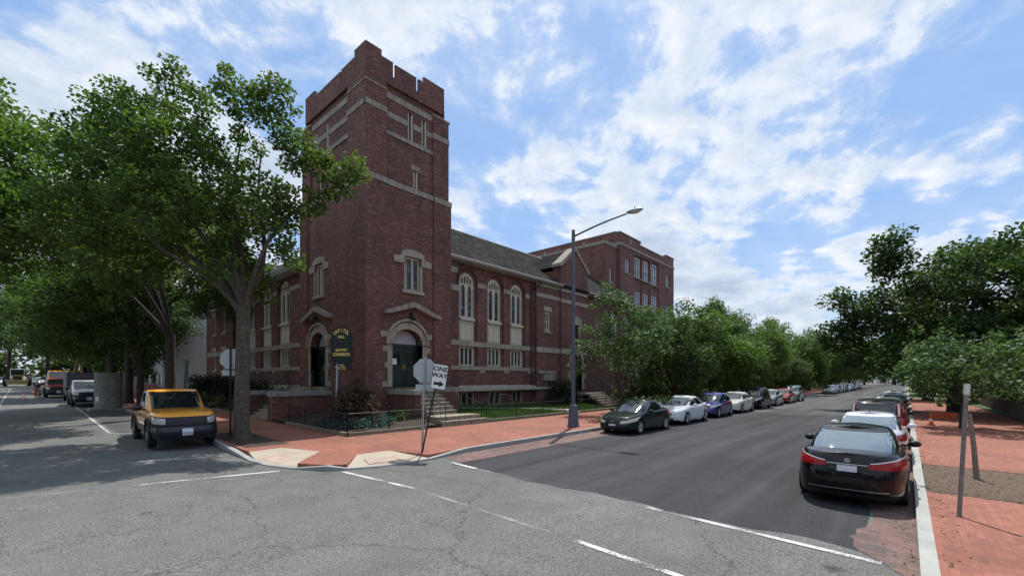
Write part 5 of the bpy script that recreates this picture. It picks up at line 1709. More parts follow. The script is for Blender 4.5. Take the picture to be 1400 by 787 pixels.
fence('low iron fence in front of the dark evergreens on the side street', [(8.36, 27.5), (8.36, 52)], step=.16)
fence('dark metal fence at the right edge beyond the brick pavement', [(60, -5.2), (26, -5.0), (26, -4.9)][0:2], step=.35, h=1.0, z_off=.13, group=None, bar=.02, mat='weathered_steel')

# leaning steel post without a sign and the short brown stub behind it, right pavement
sp = thing('bare_post', 'weathered steel post without a sign leaning on the right brick pavement', 'post', (10.85, -.68, gz(-.7) + .13))
m = MB(); m.tube((0, 0, -.1), (.0, .0, .02), .05, n=8); m.tube((0, 0, 0), (.36, -.12, 2.25), .033, n=8); m.build('shaft', 'weathered_steel', sp)
m = MB(); m.tube((.337, -.112, 2.1), (.367, -.122, 2.29), .045, n=8); m.build('cap', 'paint_cream', sp)
st = thing('leaning_stub', 'short leaning brown stub in the bare soil behind the steel post', 'stake', (15.2, -1.25, gz(-1.2) + .13))
m = MB(); m.path([(0, 0, -.1), (.05, .05, .8), (.12, .12, 1.55)], [.06, .05, .045], 7); m.build('shaft', 'wood_post', st)
# traffic cones / orange barrier
def cone(label, x, y, group, s=1.0, z=None):
    z = gz(y) + .005 if z is None else z
    t = thing('traffic_cone', label, 'traffic cone', (x, y, z), random.uniform(0, 3), group)
    m = MB(); m.box(-.19, .19, -.19, .19, 0, .035); m.build('foot', 'rubber', t)
    m = MB(); m.lathe([(.15, .035), (.14, .06), (.035, .7), (.02, .71)], n=14); m.build('cone', 'orange_plastic', t, smooth=40)
    m = MB(); m.lathe([(.108, .27), (.085, .40)], n=14); m.build('band', 'sign_white', t, smooth=40)
    t.scale = (s, s, s); return t
cone('orange cone on the right pavement beside the small tree trunk', 31.5, -.95, None, .75, gz(-1) + .14)
CN = 'orange cones round the road works on the side street'
cone('orange cone left of the red pickup, nearest the worker', 1.1, 69, CN, .9); cone('orange cone farthest to the left beside the worker', .8, 71, CN, .9)
cone('single low cone on the road before the red pickup', .15, 58, CN, .5); cone('small cone lying out in the lane nearer the camera', .05, 66, CN, .5)

# plastic barrier mesh on the right pavement
br = thing('mesh_barrier', 'low strip of orange plastic mesh along the right pavement', 'barrier', (36, -1.0, gz(-1) + .13))
m = MB(); 
for i in range(3): m.tube((0, -.6 * i, 0), (0, -.6 * i, .48), .02, n=5)
m.build('stakes', 'wood_post', br)
m = MB()
for k in range(6): m.tube((.02, 0, .08 + .07 * k), (.02, -1.2, .08 + .07 * k), .018, n=4)
for k in range(11): m.tube((.02, -.12 * k, .1), (.02, -.12 * k, .43), .014, n=4)
m.build('mesh', 'orange_plastic', br, fix=False)

# concrete manhole sections stacked in the parking lane
dx, dy = 3.73, 39.3; dz = gz(dy)
DG = 'stacked concrete manhole sections'
sl = thing('concrete_slab', 'square concrete base slab under the stacked manhole sections', 'slab', (dx, dy, dz))
m = MB(); m.box(-.9, .9, -.85, .85, 0, .17); m.build('slab', 'precast', sl, bevel=.02)
for nm, lab, z_, h_ in (('manhole_section', 'lower concrete manhole section, stained with a white mark', .17, 1.12), ('manhole_section', 'upper concrete manhole section, open at the top', 1.30, 1.2)):
    t = thing(nm, lab, 'concrete ring', (dx + .1, dy, dz + z_), 0, DG)
    m = MB(); m.lathe([(.58, 0), (.71, 0), (.71, h_ - .03), (.69, h_), (.58, h_), (.56, h_ - .3), (.56, .02), (.58, 0)], n=28)
    m.build('ring', 'precast', t, smooth=25)
    m = MB()
    for a in (200, 260): m.tube((.70 * math.cos(R(a)), .70 * math.sin(R(a)), h_ * .5), (.73 * math.cos(R(a)), .73 * math.sin(R(a)), h_ * .5), .05, n=8)
    m.build('lifting_hole', 'iron', t)
    if 'lower' in lab:
        m = MB(); a = R(215); c_ = Vector((.72 * math.cos(a), .72 * math.sin(a), .62)); u = Vector((-math.sin(a), math.cos(a), 0))
        m.box(0, 0, 0, 0, 0, 0) if False else m.add([c_ - u * .13 + Vector((0, 0, -.15)), c_ + u * .13 + Vector((0, 0, -.15)), c_ + u * .13 + Vector((0, 0, .15)), c_ - u * .13 + Vector((0, 0, .15))], [(0, 1, 2, 3)])
        m.build('white_mark', 'paper', t)

# grey box trailer
tr_ = thing('box_trailer', 'dark grey box trailer parked between the concrete drum and the red pickup', 'trailer', (3.5, 55.0, gz(55)))
m = MB(); m.box(-1.0, 1.0, -2.2, 2.2, .5, 2.45); m.build('body', 'trailer_grey', tr_, bevel=.06)
m = MB(); m.box(-1.02, 1.02, -2.215, -2.16, .45, .6); m.box(-.03, .03, -2.6, -2.2, .45, .55); m.build('frame', 'galvanised', tr_)
for s in (-1, 1):
    m = MB(); m.lathe([(.34, -.1), (.34, .1)], (s * .98, .2, .34), 'X', 16); m.build('wheel', 'rubber', tr_)

# utility post
up_ = thing('utility_post', 'leaning pale grey flat post between the pickup roof and the evergreens', 'post', (7.2, 36.5, gz(36.5) + .13))
m = MB(); m.path([(0, 0, -.1), (.10, -.05, 1.6), (.22, -.1, 3.3)], [.2, .19, .18], 4); m.build('shaft', 'galvanised', up_)

# iron handrails with curved ends beside the lawn
hr = thing('garden_handrail', 'short iron handrail with curved ends beside the lawn path', 'handrail', (19.6, 18.0, LZ(19.6, 18.0)))
m = MB(); m.tube((0, 0, -.1), (0, 0, .95), .028, n=8); m.path([(-.55, 0, 1.0), (-.4, 0, 1.02), (0, 0, .98), (.4, .1, .86)], .026, 6); m.path([(.02, 0, .2), (-.15, 0, .1), (-.3, 0, 0)], .015, 5); m.build('rail', 'iron', hr)
hs = thing('garden_stairs', 'short flight of stone steps half hidden behind the young tree', 'stairs', (30.2, 17.8, LZ(30.2, 17.8)))
m = MB()
for k in range(6): m.box(-1.2, 1.2, -1.2 + .3 * k, 1.8, -.2 + .01 * k, .02 + .17 * k)
m.build('steps', 'limestone_dark', hs)
m = MB()
for s in (-1.25, 1.25): m.path([(s, -1.2, .9), (s, .6, 1.9)], .02, 6); m.tube((s, -1.2, -.1), (s, -1.2, .9), .02, n=6); m.tube((s, .6, .7), (s, .6, 1.9), .02, n=6)
m.build('handrail', 'iron', hs)

# ============================================================ HOUSES ON THE SIDE STREET AND BEHIND
def house(label, x0, x1, y0, y1, h, mat, roof, pitch, wins_l, name='house', wcol='house_glass', group='row houses beyond the church', face='l', zb=0.0, storeys=2, door=True):
    t = thing(name, label, 'house', (x0, y0, gz(y0)), 0, group)
    z = gz(y0) + zb; o = (x0, y0, gz(y0))
    m = MB(o); m.box(x0, x1, y0, y1, z - 1, z + h); w = m.build('wall', mat, t)
    F = Frame((x0, 0), (0, 1), (-1, 0)) if face == 'l' else Frame((0, y1), (1, 0), (0, 1))
    c = MB(o); lst = []
    for u in wins_l:
        for k in range(storeys):
            lst.append((u, z + 1.0 + 2.9 * k))
    for u, zz in lst: c.fbox(F, u - .45, u + .45, -.2, .2, zz, zz + 1.5)
    cut(w, c)
    for u, zz in lst:
        f = MB(o); f.fring(F, [(u - .44, zz + .01), (u + .44, zz + .01), (u + .44, zz + 1.49), (u - .44, zz + 1.49)], [(u - .36, zz + .09), (u + .36, zz + .09), (u + .36, zz + 1.41), (u - .36, zz + 1.41)], -.16, -.05)
        f.fbox(F, u - .36, u + .36, -.14, -.06, zz + .72, zz + .77)
        f.fbox(F, u - .52, u + .52, -.05, .06, zz - .09, zz - .002)
        fo = f.build('window', 'cream_paint', t)
        g = MB(o); g.fbox(F, u - .43, u + .43, -.19, -.13, zz + .02, zz + 1.48); g.build('pane', wcol, fo)
    r = MB(o)
    if pitch:
        xm = (x0 + x1) / 2; yt = (y0 + y1) / 2
        if face == 'l':
            vs = [(x0 - .3, y0 - .2, z + h), (x1 + .3, y0 - .2, z + h), (x1 + .3, y1 + .2, z + h), (x0 - .3, y1 + .2, z + h), (xm, y0 - .2, z + h + pitch), (xm, y1 + .2, z + h + pitch)]
            r.add(vs, [(0, 1, 4), (3, 5, 2), (0, 4, 5, 3), (1, 2, 5, 4), (0, 3, 2, 1)])
        else:
            vs = [(x0 - .3, y0 - .2, z + h), (x0 - .3, y1 + .3, z + h), (x1 + .3, y1 + .3, z + h), (x1 + .3, y0 - .2, z + h), (x0 + (x1 - x0) * .25, yt, z + h + pitch), (x1 - (x1 - x0) * .25, yt, z + h + pitch)]
            r.add(vs, [(0, 1, 4), (1, 2, 5, 4), (2, 3, 5), (3, 0, 4, 5), (0, 3, 2, 1)])
    else:
        r.box(x0 - .25, x1 + .1, y0 - .02, y1 + .02, z + h + .003, z + h + .45)
    r.build('roof', roof, t)
    ch = MB(o); ch.box((x0 + x1) / 2 + 1, (x0 + x1) / 2 + 1.7, y0 + 1, y0 + 1.8, z + h - .5, z + h + pitch + 1.3); ch.build('chimney', 'brick_house', t)
    if door:
        u = wins_l[-1] + (1.7 if len(wins_l) < 3 else -1.2)
        d = MB(o); d.fbox(F, u - .5, u + .5, .002, .06, z + .2, z + 2.4); d.build('door', 'green_paint', t)
    return t
house('white sided house beyond the church, seen between trunk and evergreens', 9.6, 19, 56.5, 64, 9.5, 'white_siding', 'slate', 2.5, [58.2, 60.4, 62.4], storeys=3)
house('red brick row house with pale ground floor behind the garden trees', 10.2, 19, 64.2, 72, 7.5, 'brick_house', 'cornice', 0, [65.6, 67.8, 70.0])
house('low white house behind the trees above the orange pickup', 10.0, 19, 72.2, 81, 6.6, 'white_siding', 'cornice', 0, [73.8, 76.0, 78.5])
house('distant brick row house past the low white house', 10.2, 19, 81.2, 90, 8, 'brick_house', 'cornice', 0, [83, 85.5, 88])
house('brick house with dark roof showing above the trees at the right edge', 70, 84, -22, -10.6, 12.6, 'brick_house', 'slate', 3.4, [72.5, 76, 80], face='r', storeys=4, group=None)
house('brick house hidden behind the fence at the right edge', 46, 60, -26, -14.5, 7.5, 'brick_house', 'cornice', 0, [48.5, 52, 56], face='r', storeys=2, group=None)
wl = thing('garden_wall', 'low dark red brick garden wall behind the drum stack and pickup', 'wall', (8.3, 52.5, gz(52)))
m = MB((8.3, 52.5, gz(52))); m.box(8.3, 8.6, 53, 80, .3, 2.0); m.build('wall', 'brick_house', wl)
m = MB((8.3, 52.5, gz(52))); m.box(8.25, 8.65, 53, 80, 2.002, 2.1); m.build('coping', 'coping', wl)
# ============================================================ VEHICLES
def interp(tab, x):
    if x <= tab[0][0]: return tab[0][1]
    for (a, va), (b, vb) in zip(tab[:-1], tab[1:]):
        if x <= b:
            t = (x - a) / (b - a); t = t * t * (3 - 2 * t) * .35 + t * .65
            return va + (vb - va) * t
    return tab[-1][1]
def lin(tab, t):
    ts = [r[0] for r in tab]
    t = min(max(t, ts[0]), ts[-1])
    for r0, r1 in zip(tab[:-1], tab[1:]):
        if t <= r1[0]:
            k = (t - r0[0]) / (r1[0] - r0[0]) if r1[0] > r0[0] else 0
            return [a + (b - a) * k for a, b in zip(r0[1:], r1[1:])]
    return list(tab[-1][1:])

class Loft:
    """closed body surface: rounded plan outline swept upwards, capped by a crowned deck"""
    def __init__(s, prof, ztop, n=5.0, W=.92, zlow=.2, crown=.03, N=96):
        s.prof = prof; s.ztop = ztop; s.n = n; s.W = W; s.zlow = zlow; s.crown = crown; s.N = N
    def pt(s, th, t):
        xf, xr, w, n = lin(s.prof, t)
        c, d = math.cos(th), math.sin(th)
        e = 2 / n
        xc = (xf + xr) / 2; hx = (xf - xr) / 2
        x = xc + hx * math.copysign(abs(c) ** e, c); y = s.W * w * math.copysign(abs(d) ** e, d)
        zt = s.ztop(x)
        zl = s.zlow(x) if callable(s.zlow) else s.zlow
        return Vector((x, y, zl + t * (zt - zl)))
    def nrm(s, th, t):
        e = .01
        a = s.pt(th + e, t) - s.pt(th - e, t); b = s.pt(th, min(1, t + e)) - s.pt(th, max(0, t - e))
        n_ = a.cross(b)
        return n_.normalized() if n_.length > 1e-9 else Vector((0, 0, 1))
    def th_y(s, y, t, front=True):
        xf, xr, w, n = lin(s.prof, t)
        k = min(1, abs(y) / (s.W * w)); a = math.asin(k ** (n / 2)); a = math.copysign(a, y)
        return a if front else math.pi - a
    def th_x(s, x, t, left=True):
        xf, xr, w, n = lin(s.prof, t)
        xc = (xf + xr) / 2; hx = (xf - xr) / 2; k = (x - xc) / hx
        k = max(-1, min(1, k)); a = math.acos(math.copysign(abs(k) ** (n / 2), k))
        return a if left else -a
    def mesh(s, m, ts):
        N = s.N; vs = []; fs = []
        # sample the outline evenly in length at mid height
        ths = s.thetas(N)
        for t in ts:
            for th in ths: vs.append(s.pt(th, t))
        for k in range(len(ts) - 1):
            for i in range(N):
                j = (i + 1) % N; fs.append((k * N + i, k * N + j, (k + 1) * N + j, (k + 1) * N + i))
        base = (len(ts) - 1) * N
        prev = base
        for q in (.93, .8, .55, .28, 0.0):
            o = len(vs)
            for i in range(N):
                p = vs[base + i]; y = p.y * q
                vs.append(Vector((p.x, y, p.z + s.crown * (1 - q * q) ** .8)))
            for i in range(N):
                j = (i + 1) % N; fs.append((prev + i, prev + j, o + j, o + i))
            prev = o
        fs.append(tuple(range(N - 1, -1, -1)))
        m.add(vs, fs)
    def thetas(s, N):
        M_ = 1440; P = [s.pt(2 * math.pi * i / M_, .5) for i in range(M_ + 1)]
        L = [0]
        for a, b in zip(P[:-1], P[1:]): L.append(L[-1] + (b - a).length)
        out = []; k = 0
        for i in range(N):
            tgt = L[-1] * i / N
            while L[k + 1] < tgt: k += 1
            f = (tgt - L[k]) / max(1e-9, L[k + 1] - L[k]); out.append(2 * math.pi * (k + f) / M_)
        return out
    def patch(s, m, fa, off=.006, nu=14, nv=4):
        """fa(u,v) -> (theta, t); a thin skin lying just proud of the body"""
        vs = []
        for j in range(nv + 1):
            for i in range(nu + 1):
                th, t = fa(i / nu, j / nv); vs.append(s.pt(th, t) + s.nrm(th, t) * off)
        o = len(vs)
        for j in range(nv + 1):
            for i in range(nu + 1):
                th, t = fa(i / nu, j / nv); vs.append(s.pt(th, t) - s.nrm(th, t) * .004)
        fs = []
        W_ = nu + 1
        for j in range(nv):
            for i in range(nu):
                a = j * W_ + i; fs += [(a, a + 1, a + W_ + 1, a + W_), (o + a, o + a + W_, o + a + W_ + 1, o + a + 1)]
        per = [i for i in range(nu + 1)] + [j * W_ + nu for j in range(1, nv + 1)] + [nv * W_ + i for i in range(nu - 1, -1, -1)] + [j * W_ for j in range(nv - 1, 0, -1)]
        for a, b in zip(per, per[1:] + per[:1]): fs.append((a, o + a, o + b, b))
        m.add(vs, fs)
    def patch_y(s, m, y0, y1, t0, t1, front=True, off=.006, nu=14, nv=4, t0b=None, t1b=None):
        t0b = t0 if t0b is None else t0b; t1b = t1 if t1b is None else t1b
        def fa(u, v):
            a = t0 + (t0b - t0) * u; b = t1 + (t1b - t1) * u
            t = a + (b - a) * v
            return s.th_y(y0 + (y1 - y0) * u, t, front), t
        s.patch(m, fa, off, nu, nv)
    def patch_x(s, m, x0, x1, t0, t1, left, off=.006, nu=14, nv=4, x0b=None, x1b=None, t0b=None, t1b=None):
        x0b = x0 if x0b is None else x0b; x1b = x1 if x1b is None else x1b
        t0b = t0 if t0b is None else t0b; t1b = t1 if t1b is None else t1b
        def fa(u, v):
            a = t0 + (t0b - t0) * u; b = t1 + (t1b - t1) * u
            t = a + (b - a) * v
            xa = x0 + (x0b - x0) * v; xb = x1 + (x1b - x1) * v
            return s.th_x(xa + (xb - xa) * u, t, left), t
        s.patch(m, fa, off, nu, nv)

def wheel(parent, x, y, r, w, side, spokes=7, cap='alloy'):
    m = MB()
    s = side
    prof = [(r * .62, -w / 2), (r * .9, -w / 2), (r * .98, -w * .38), (r, -w * .2), (r, w * .2), (r * .98, w * .38), (r * .9, w / 2), (r * .66, w / 2), (r * .64, w * .36)]
    m.lathe(prof, (0, 0, 0), 'Y', 28)
    t = m.build('wheel', 'rubber', parent, smooth=35)
    t.location = (x, y, r)
    q = MB()
    yo = s * w * .40
    q.lathe([(r * .66, yo), (r * .66, yo + s * .025), (r * .58, yo + s * .015), (r * .57, yo - s * .05)], (0, 0, 0), 'Y', 28)
    for i in range(spokes):
        a = 2 * math.pi * i / spokes
        for da in (-.07, .07):
            q.tube((r * .10 * math.cos(a), yo + s * .012, r * .10 * math.sin(a)), (r * .60 * math.cos(a + da), yo + s * .004, r * .60 * math.sin(a + da)), r * .055, r * .05, 5)
    q.lathe([(r * .17, yo - s * .02), (r * .17, yo + s * .025), (r * .05, yo + s * .035)], (0, 0, 0), 'Y', 12)
    q.build('rim', cap, t, smooth=35)
    return t

def lights(parent, L, name, mat, spec, front):
    for s_ in (-1, 1):
        m = MB(); y0, y1, t0, t1, t0b, t1b = spec
        L.patch_y(m, s_ * y0, s_ * y1, t0, t1, front, .009, 12, 4, t0b, t1b)
        m.build(name, mat, parent, smooth=50)

def make_car(name, label, cat, kind, paintm, group=None, near=True, glass='car_glass', rear_glass=None, plate_on='both'):
    t = thing(name, label, cat, (0, 0, 0), 0, group)
    K_ = KINDS[kind]
    hl = K_['L'] / 2
    body = Loft(K_['prof'](hl), K_['ztop'], W=K_['W'], zlow=K_['zlow'], crown=.035, N=112 if near else 80)
    m = MB()
    body.mesh(m, [0, .06, .14, .25, .38, .5, .62, .72, .8, .87, .93, .975, 1.0])
    bo = m.build('body', paintm, t, smooth=42, weld=True)
    r = K_['r']; wx = K_['wx']
    c = MB()
    for x in wx:
        for s_ in (-1, 1):
            c.lathe([(r * 1.13, -.2), (r * 1.13, .2)], (x, s_ * (K_['W'] - .02), r * 1.0), 'Y', 30)
            c.box(x - r * 1.13, x + r * 1.13, s_ * (K_['W'] - .02) - .2, s_ * (K_['W'] - .02) + .2, -.2, r * .6)
    # keep cutters simple: wheel wells only
    c2 = MB()
    for x in wx:
        for s_ in (-1, 1): c2.lathe([(r * 1.13, -.24), (r * 1.13, .24)], (x, s_ * (K_['W'] - .02), r * 1.02), 'Y', 30)
    cut(bo, c2)
    for p in bo.data.polygons: p.use_smooth = True
    bm = bmesh.new(); bm.from_mesh(bo.data)
    for e in bm.edges:
        e.smooth = not (e.calc_face_angle(0) > R(38))
    bm.to_mesh(bo.data); bm.free()
    bo.data.materials.clear(); bo.data.materials.append(MATS[paintm])
    # cabin
    cab = Loft(K_['cab'], K_['ctop'], W=K_['W'], zlow=K_['cz'], crown=.045, N=96)
    m = MB(); cab.mesh(m, [0, .1, .25, .4, .55, .7, .8, .88, .94, .98, 1.0])
    m.build('roof', paintm, t, smooth=38, weld=True)
    g = K_['glass']
    m = MB(); cab.patch_y(m, -g['wf'], g['wf'], .10, .90, True, .005, 22, 6); m.build('windshield', glass, t, smooth=60)
    m = MB(); cab.patch_y(m, -g['wr'], g['wr'], g.get('rt', .14), .88, False, .005, 22, 6); m.build('rear_window', rear_glass or glass, t, smooth=60)
    for left in (True, False):
        for (x0, x1, x0b, x1b) in g['side']:
            m = MB(); cab.patch_x(m, x0, x1, .10, .84, left, .005, 12, 4, x0b, x1b); m.build('side_window', glass, t, smooth=60)
    for x in wx:
        for s_ in (-1, 1): wheel(t, x, s_ * (K_['W'] - .125), r, .21, s_, K_.get('spokes', 7))
    # dark underside
    m = MB(); m.box(-hl + .35, hl - .35, -K_['W'] + .25, K_['W'] - .25, K_['zl'] - .04, K_['zl'] + .1); m.build('underbody', 'dark_plastic', t)
    lights(t, body, 'headlight', K_.get('hmat', 'lamp_glass'), K_['head'], True)
    lights(t, body, 'tail_light', 'tail_red', K_['tail'], False)
    if K_.get('tail2'): lights(t, body, 'reflector', 'tail_clear', K_['tail2'], False)
    y_, a, b_ = K_['grille']
    m = MB(); body.patch_y(m, -y_, y_, a, b_, True, .008, 16, 4); m.build('grille', 'grille_black', t, smooth=60)
    if near:
        y_, a, b_ = K_['intake']
        m = MB(); body.patch_y(m, -y_, y_, a, b_, True, .008, 16, 3); m.build('intake', 'grille_black', t, smooth=60)
    for fr, (a, b_) in ((True, K_['plf']), (False, K_['plr'])):
        m = MB(); body.patch_y(m, -.155, .155, a, b_, fr, .018, 4, 2); m.build('licence_plate', 'plate', t)
    # seams, handles, mirrors
    if near:
        m = MB()
        for left in (True, False):
            for x, t0, t1 in K_['seams']:
                body.patch_x(m, x - .006, x + .006, t0, t1, left, .0025, 1, 8)
            body.patch_x(m, K_['seams'][0][0], K_['seams'][-1][0], .10, .12, left, .0025, 10, 1)
        m.build('door_seam', 'grille_black', t)
        m = MB()
        for left in (True, False):
            for x in K_['handles']:
                p = body.pt(body.th_x(x, .80, left), .80); n_ = body.nrm(body.th_x(x, .80, left), .80)
                s_ = 1 if left else -1
                m.box(p.x - .09, p.x + .09, min(p.y, p.y + s_ * .03), max(p.y, p.y + s_ * .03), p.z - .015, p.z + .015)
        m.build('handle', paintm, t, bevel=.006)
        m = MB()
        for fr in (True, False):
            w_ = K_['W'] * .8
            body.patch_y(m, -w_, w_, .0, .10, fr, .006, 18, 2)
        m.build('bumper_skirt', 'dark_plastic', t, smooth=60)
    mx_ = K_['mirror']
    for s_ in (-1, 1):
        m = MB(); m.ball((mx_[0], s_ * (mx_[1] + .10), mx_[2]), (.08, .12, .075), 12, 8); m.tube((mx_[0] + .02, s_ * (mx_[1] - .08), mx_[2] - .05), (mx_[0], s_ * (mx_[1] + .06), mx_[2] - .02), .025, n=6)
        m.build('mirror', paintm if not K_.get('bm') else 'dark_plastic', t, smooth=60)
    return t, body, cab

def sedan_prof(nose=.06):
    def f(hl):
        #      t   front   rear   width  exponent
        return [(0, hl - .10, -hl + .10, .93, 5.2), (.12, hl - .02, -hl + .02, .965, 5.0), (.35, hl, -hl, .99, 4.6), (.55, hl - .02, -hl + .01, 1.0, 4.6),
                (.78, hl - .07, -hl + .05, .985, 4.4), (.92, hl - .13, -hl + .10, .95, 4.2), (1.0, hl - .20, -hl + .16, .90, 4.0)]
    return f
def ztab(tab): return lambda x: interp(tab, x)
KINDS = {}
KINDS['sedan'] = dict(L=4.85, W=.915, zlow=.20, zl=.2, r=.325, wx=(1.42, -1.36), prof=sedan_prof(),
    ztop=ztab([(-2.43, .98), (-2.2, 1.02), (-1.7, 1.03), (-1.0, .99), (.2, .95), (.95, .95), (1.5, .88), (2.0, .80), (2.43, .70)]),
    cab=[(0, 1.30, -2.0, .86, 3.6), (.2, 1.08, -1.84, .845, 3.8), (.5, .76, -1.56, .79, 4.0), (.8, .40, -1.20, .71, 4.0), (.93, .16, -.98, .66, 3.8), (1.0, .02, -.86, .62, 3.4)],
    cz=.90, ctop=ztab([(-2, 1.40), (-.5, 1.425), (0, 1.43), (1.4, 1.38)]),
    glass=dict(wf=.62, wr=.64, rt=.2, side=[(-.02, .72, -.02, .30), (-.92, -.08, -.86, -.08), (-1.42, -.98, -1.10, -.93)]),
    head=(.46, .86, .62, .86, .72, .88), tail=(.33, .87, .735, .83, .68, .895), tail2=(.35, .85, .84, .862, .905, .935), grille=(.40, .58, .82), intake=(.5, .16, .32), plf=(.36, .5), plr=(.64, .78),
    seams=[(1.0, .14, .97), (-.05, .12, .99), (-1.05, .25, .99)], handles=(.12, -.85), mirror=(.62, .90, 1.00))
KINDS['old_sedan'] = dict(KINDS['sedan'], L=4.75, W=.89, hmat='lamp_amber', r=.315, wx=(1.42, -1.28),
    ztop=ztab([(-2.38, .92), (-2.1, .98), (-1.6, 1.0), (-1.0, .96), (.2, .92), (.9, .92), (1.5, .84), (2.0, .76), (2.38, .66)]),
    cab=[(0, 1.25, -1.75, .86, 3.6), (.2, 1.04, -1.62, .845, 3.8), (.5, .74, -1.42, .80, 4.0), (.8, .42, -1.16, .72, 4.0), (.93, .22, -1.0, .68, 3.8), (1.0, .08, -.90, .64, 3.4)],
    ctop=ztab([(-2, 1.37), (-.5, 1.40), (0, 1.40), (1.4, 1.34)]), cz=.88,
    glass=dict(wf=.62, wr=.60, rt=.2, side=[(-.02, .70, -.02, .34), (-.90, -.08, -.84, -.08), (-1.30, -.96, -1.08, -.91)]),
    head=(.36, .84, .60, .80, .64, .86), tail=(.42, .85, .62, .84, .60, .88), tail2=None, grille=(.34, .62, .80), spokes=5, plf=(.40, .56), mirror=(.62, .87, .96))
KINDS['suv'] = dict(KINDS['sedan'], L=4.55, W=.92, zlow=.25, zl=.25, r=.36, wx=(1.38, -1.28),
    prof=lambda hl: [(0, hl - .10, -hl + .10, .94, 5.2), (.12, hl - .02, -hl + .03, .97, 5.0), (.35, hl, -hl, .99, 4.8), (.6, hl - .03, -hl + .04, 1.0, 4.8), (.85, hl - .10, -hl + .10, .98, 4.6), (1.0, hl - .18, -hl + .14, .92, 4.2)],
    ztop=ztab([(-2.3, 1.08), (-1, 1.08), (.2, 1.06), (.8, 1.06), (1.3, 1.02), (1.9, .94), (2.28, .84)]),
    cab=[(0, 1.20, -2.13, .87, 4.2), (.2, 1.02, -2.10, .86, 4.4), (.5, .76, -2.04, .82, 4.6), (.8, .46, -1.94, .75, 4.6), (.93, .26, -1.86, .71, 4.4), (1.0, .12, -1.78, .67, 4.0)],
    cz=1.0, ctop=ztab([(-2, 1.62), (-.5, 1.67), (0, 1.67), (1.4, 1.60)]),
    glass=dict(wf=.62, wr=.56, rt=.12, side=[(0.0, .68, 0.0, .38), (-.95, -.06, -.92, -.06), (-1.72, -1.04, -1.62, -1.0)]),
    head=(.50, .86, .70, .90, .76, .92), tail=(.64, .88, .62, .95, .62, .95), tail2=None, grille=(.46, .60, .84), plf=(.36, .5), plr=(.5, .62),
    mirror=(.66, .92, 1.12), seams=[(1.0, .14, .97), (-.05, .12, .99), (-1.05, .25, .99)], handles=(.12, -.85))
KINDS['hatch'] = dict(KINDS['suv'], L=4.2, W=.88, zlow=.21, zl=.21, r=.32, wx=(1.28, -1.26),
    ztop=ztab([(-2.1, .98), (-1, .98), (.2, .96), (.8, .95), (1.3, .90), (1.8, .82), (2.1, .72)]), cz=.9,
    cab=[(0, 1.15, -1.98, .87, 4.0), (.2, .98, -1.92, .86, 4.2), (.5, .70, -1.80, .82, 4.4), (.8, .38, -1.62, .74, 4.4), (.93, .2, -1.5, .70, 4.2), (1.0, .06, -1.4, .66, 3.8)],
    ctop=ztab([(-2, 1.45), (-.5, 1.49), (0, 1.49), (1.4, 1.43)]), mirror=(.62, .87, 1.02))

CL = 'cars parked along the church side kerb'
CRt = 'cars parked along the right kerb'
def put(t, x, y, rz, z=None):
    t.location = (x, y, (gz(y) if z is None else z) + .006); t.rotation_euler = (R(.63) * (-1 if False else 0), 0, rz)
    return t
PI = math.pi
# --- right row, tails towards the camera (front along +x)
blk, bb, bc = make_car('black_sedan', 'glossy black sedan with red tail lights, nearest car at the right kerb', 'car', 'sedan', 'paint_black', CRt, rear_glass='car_glass_sky_tint')
put(blk, 13.05, .86, 0)
m = MB(); bb.patch_y(m, -.32, .32, .80, .815, False, .012, 14, 1); m.build('chrome_strip', 'alloy', blk, smooth=60)
m = MB(); p = bb.pt(math.pi, .91); m.lathe([(.05, -.012), (.05, .0)], (p.x - .01, 0, p.z - .02), 'X', 14); m.build('badge', 'alloy', blk)
m = MB(); bb.patch_y(m, -.62, .62, .20, .215, False, .008, 14, 1); m.build('bumper_trim', 'alloy', blk, smooth=60)
wse, wb_, _ = make_car('white_sedan', 'white sedan between the black sedan and the dark suv at the right kerb', 'car', 'sedan', 'paint_white', CRt, rear_glass='car_glass_sky_tint')
put(wse, 18.3, .86, 0)
m = MB(); m.box(-.52, -.44, -.012, .012, 1.46, 1.52); m.build('antenna', 'dark_plastic', wse)
dsu, _, dc_ = make_car('dark_suv', 'black suv with tall upright red tail lights, third car at the right kerb', 'car', 'suv', 'paint_black', CRt)
put(dsu, 23.3, .86, 0)
for s_ in (-1, 1):
    m = MB(); dc_.patch_y(m, s_ * .60, s_ * .76, .05, .92, False, .012, 6, 6); m.build('tail_light', 'tail_red', dsu, smooth=60)
    m = MB(); dc_.patch_y(m, s_ * .62, s_ * .68, .2, .9, False, .016, 4, 6); m.build('reflector', 'tail_clear', dsu, smooth=60)
gwg, _, _ = make_car('dark_hatchback', 'dark grey green car with pale roof glass beyond the black suv', 'car', 'hatch', 'paint_grey', CRt, near=False, glass='car_glass_sky_tint')
put(gwg, 29.0, .86, 0)
c = put(copy_tree(gwg), 34.6, .86, 0); c['label'] = 'second dark hatchback, half hidden ahead of the grey green one'
sls, _, _ = make_car('silver_sedan', 'silver sedan with dark boot, last clear car of the right kerb row', 'car', 'sedan', 'paint_teal', CRt, near=False, glass='car_glass_sky_tint')
put(sls, 50.5, .86, 0)
c = put(copy_tree(sls), 44.8, .75, 0); c['label'] = 'pale sedan hidden between the hatchbacks and the last silver sedan'
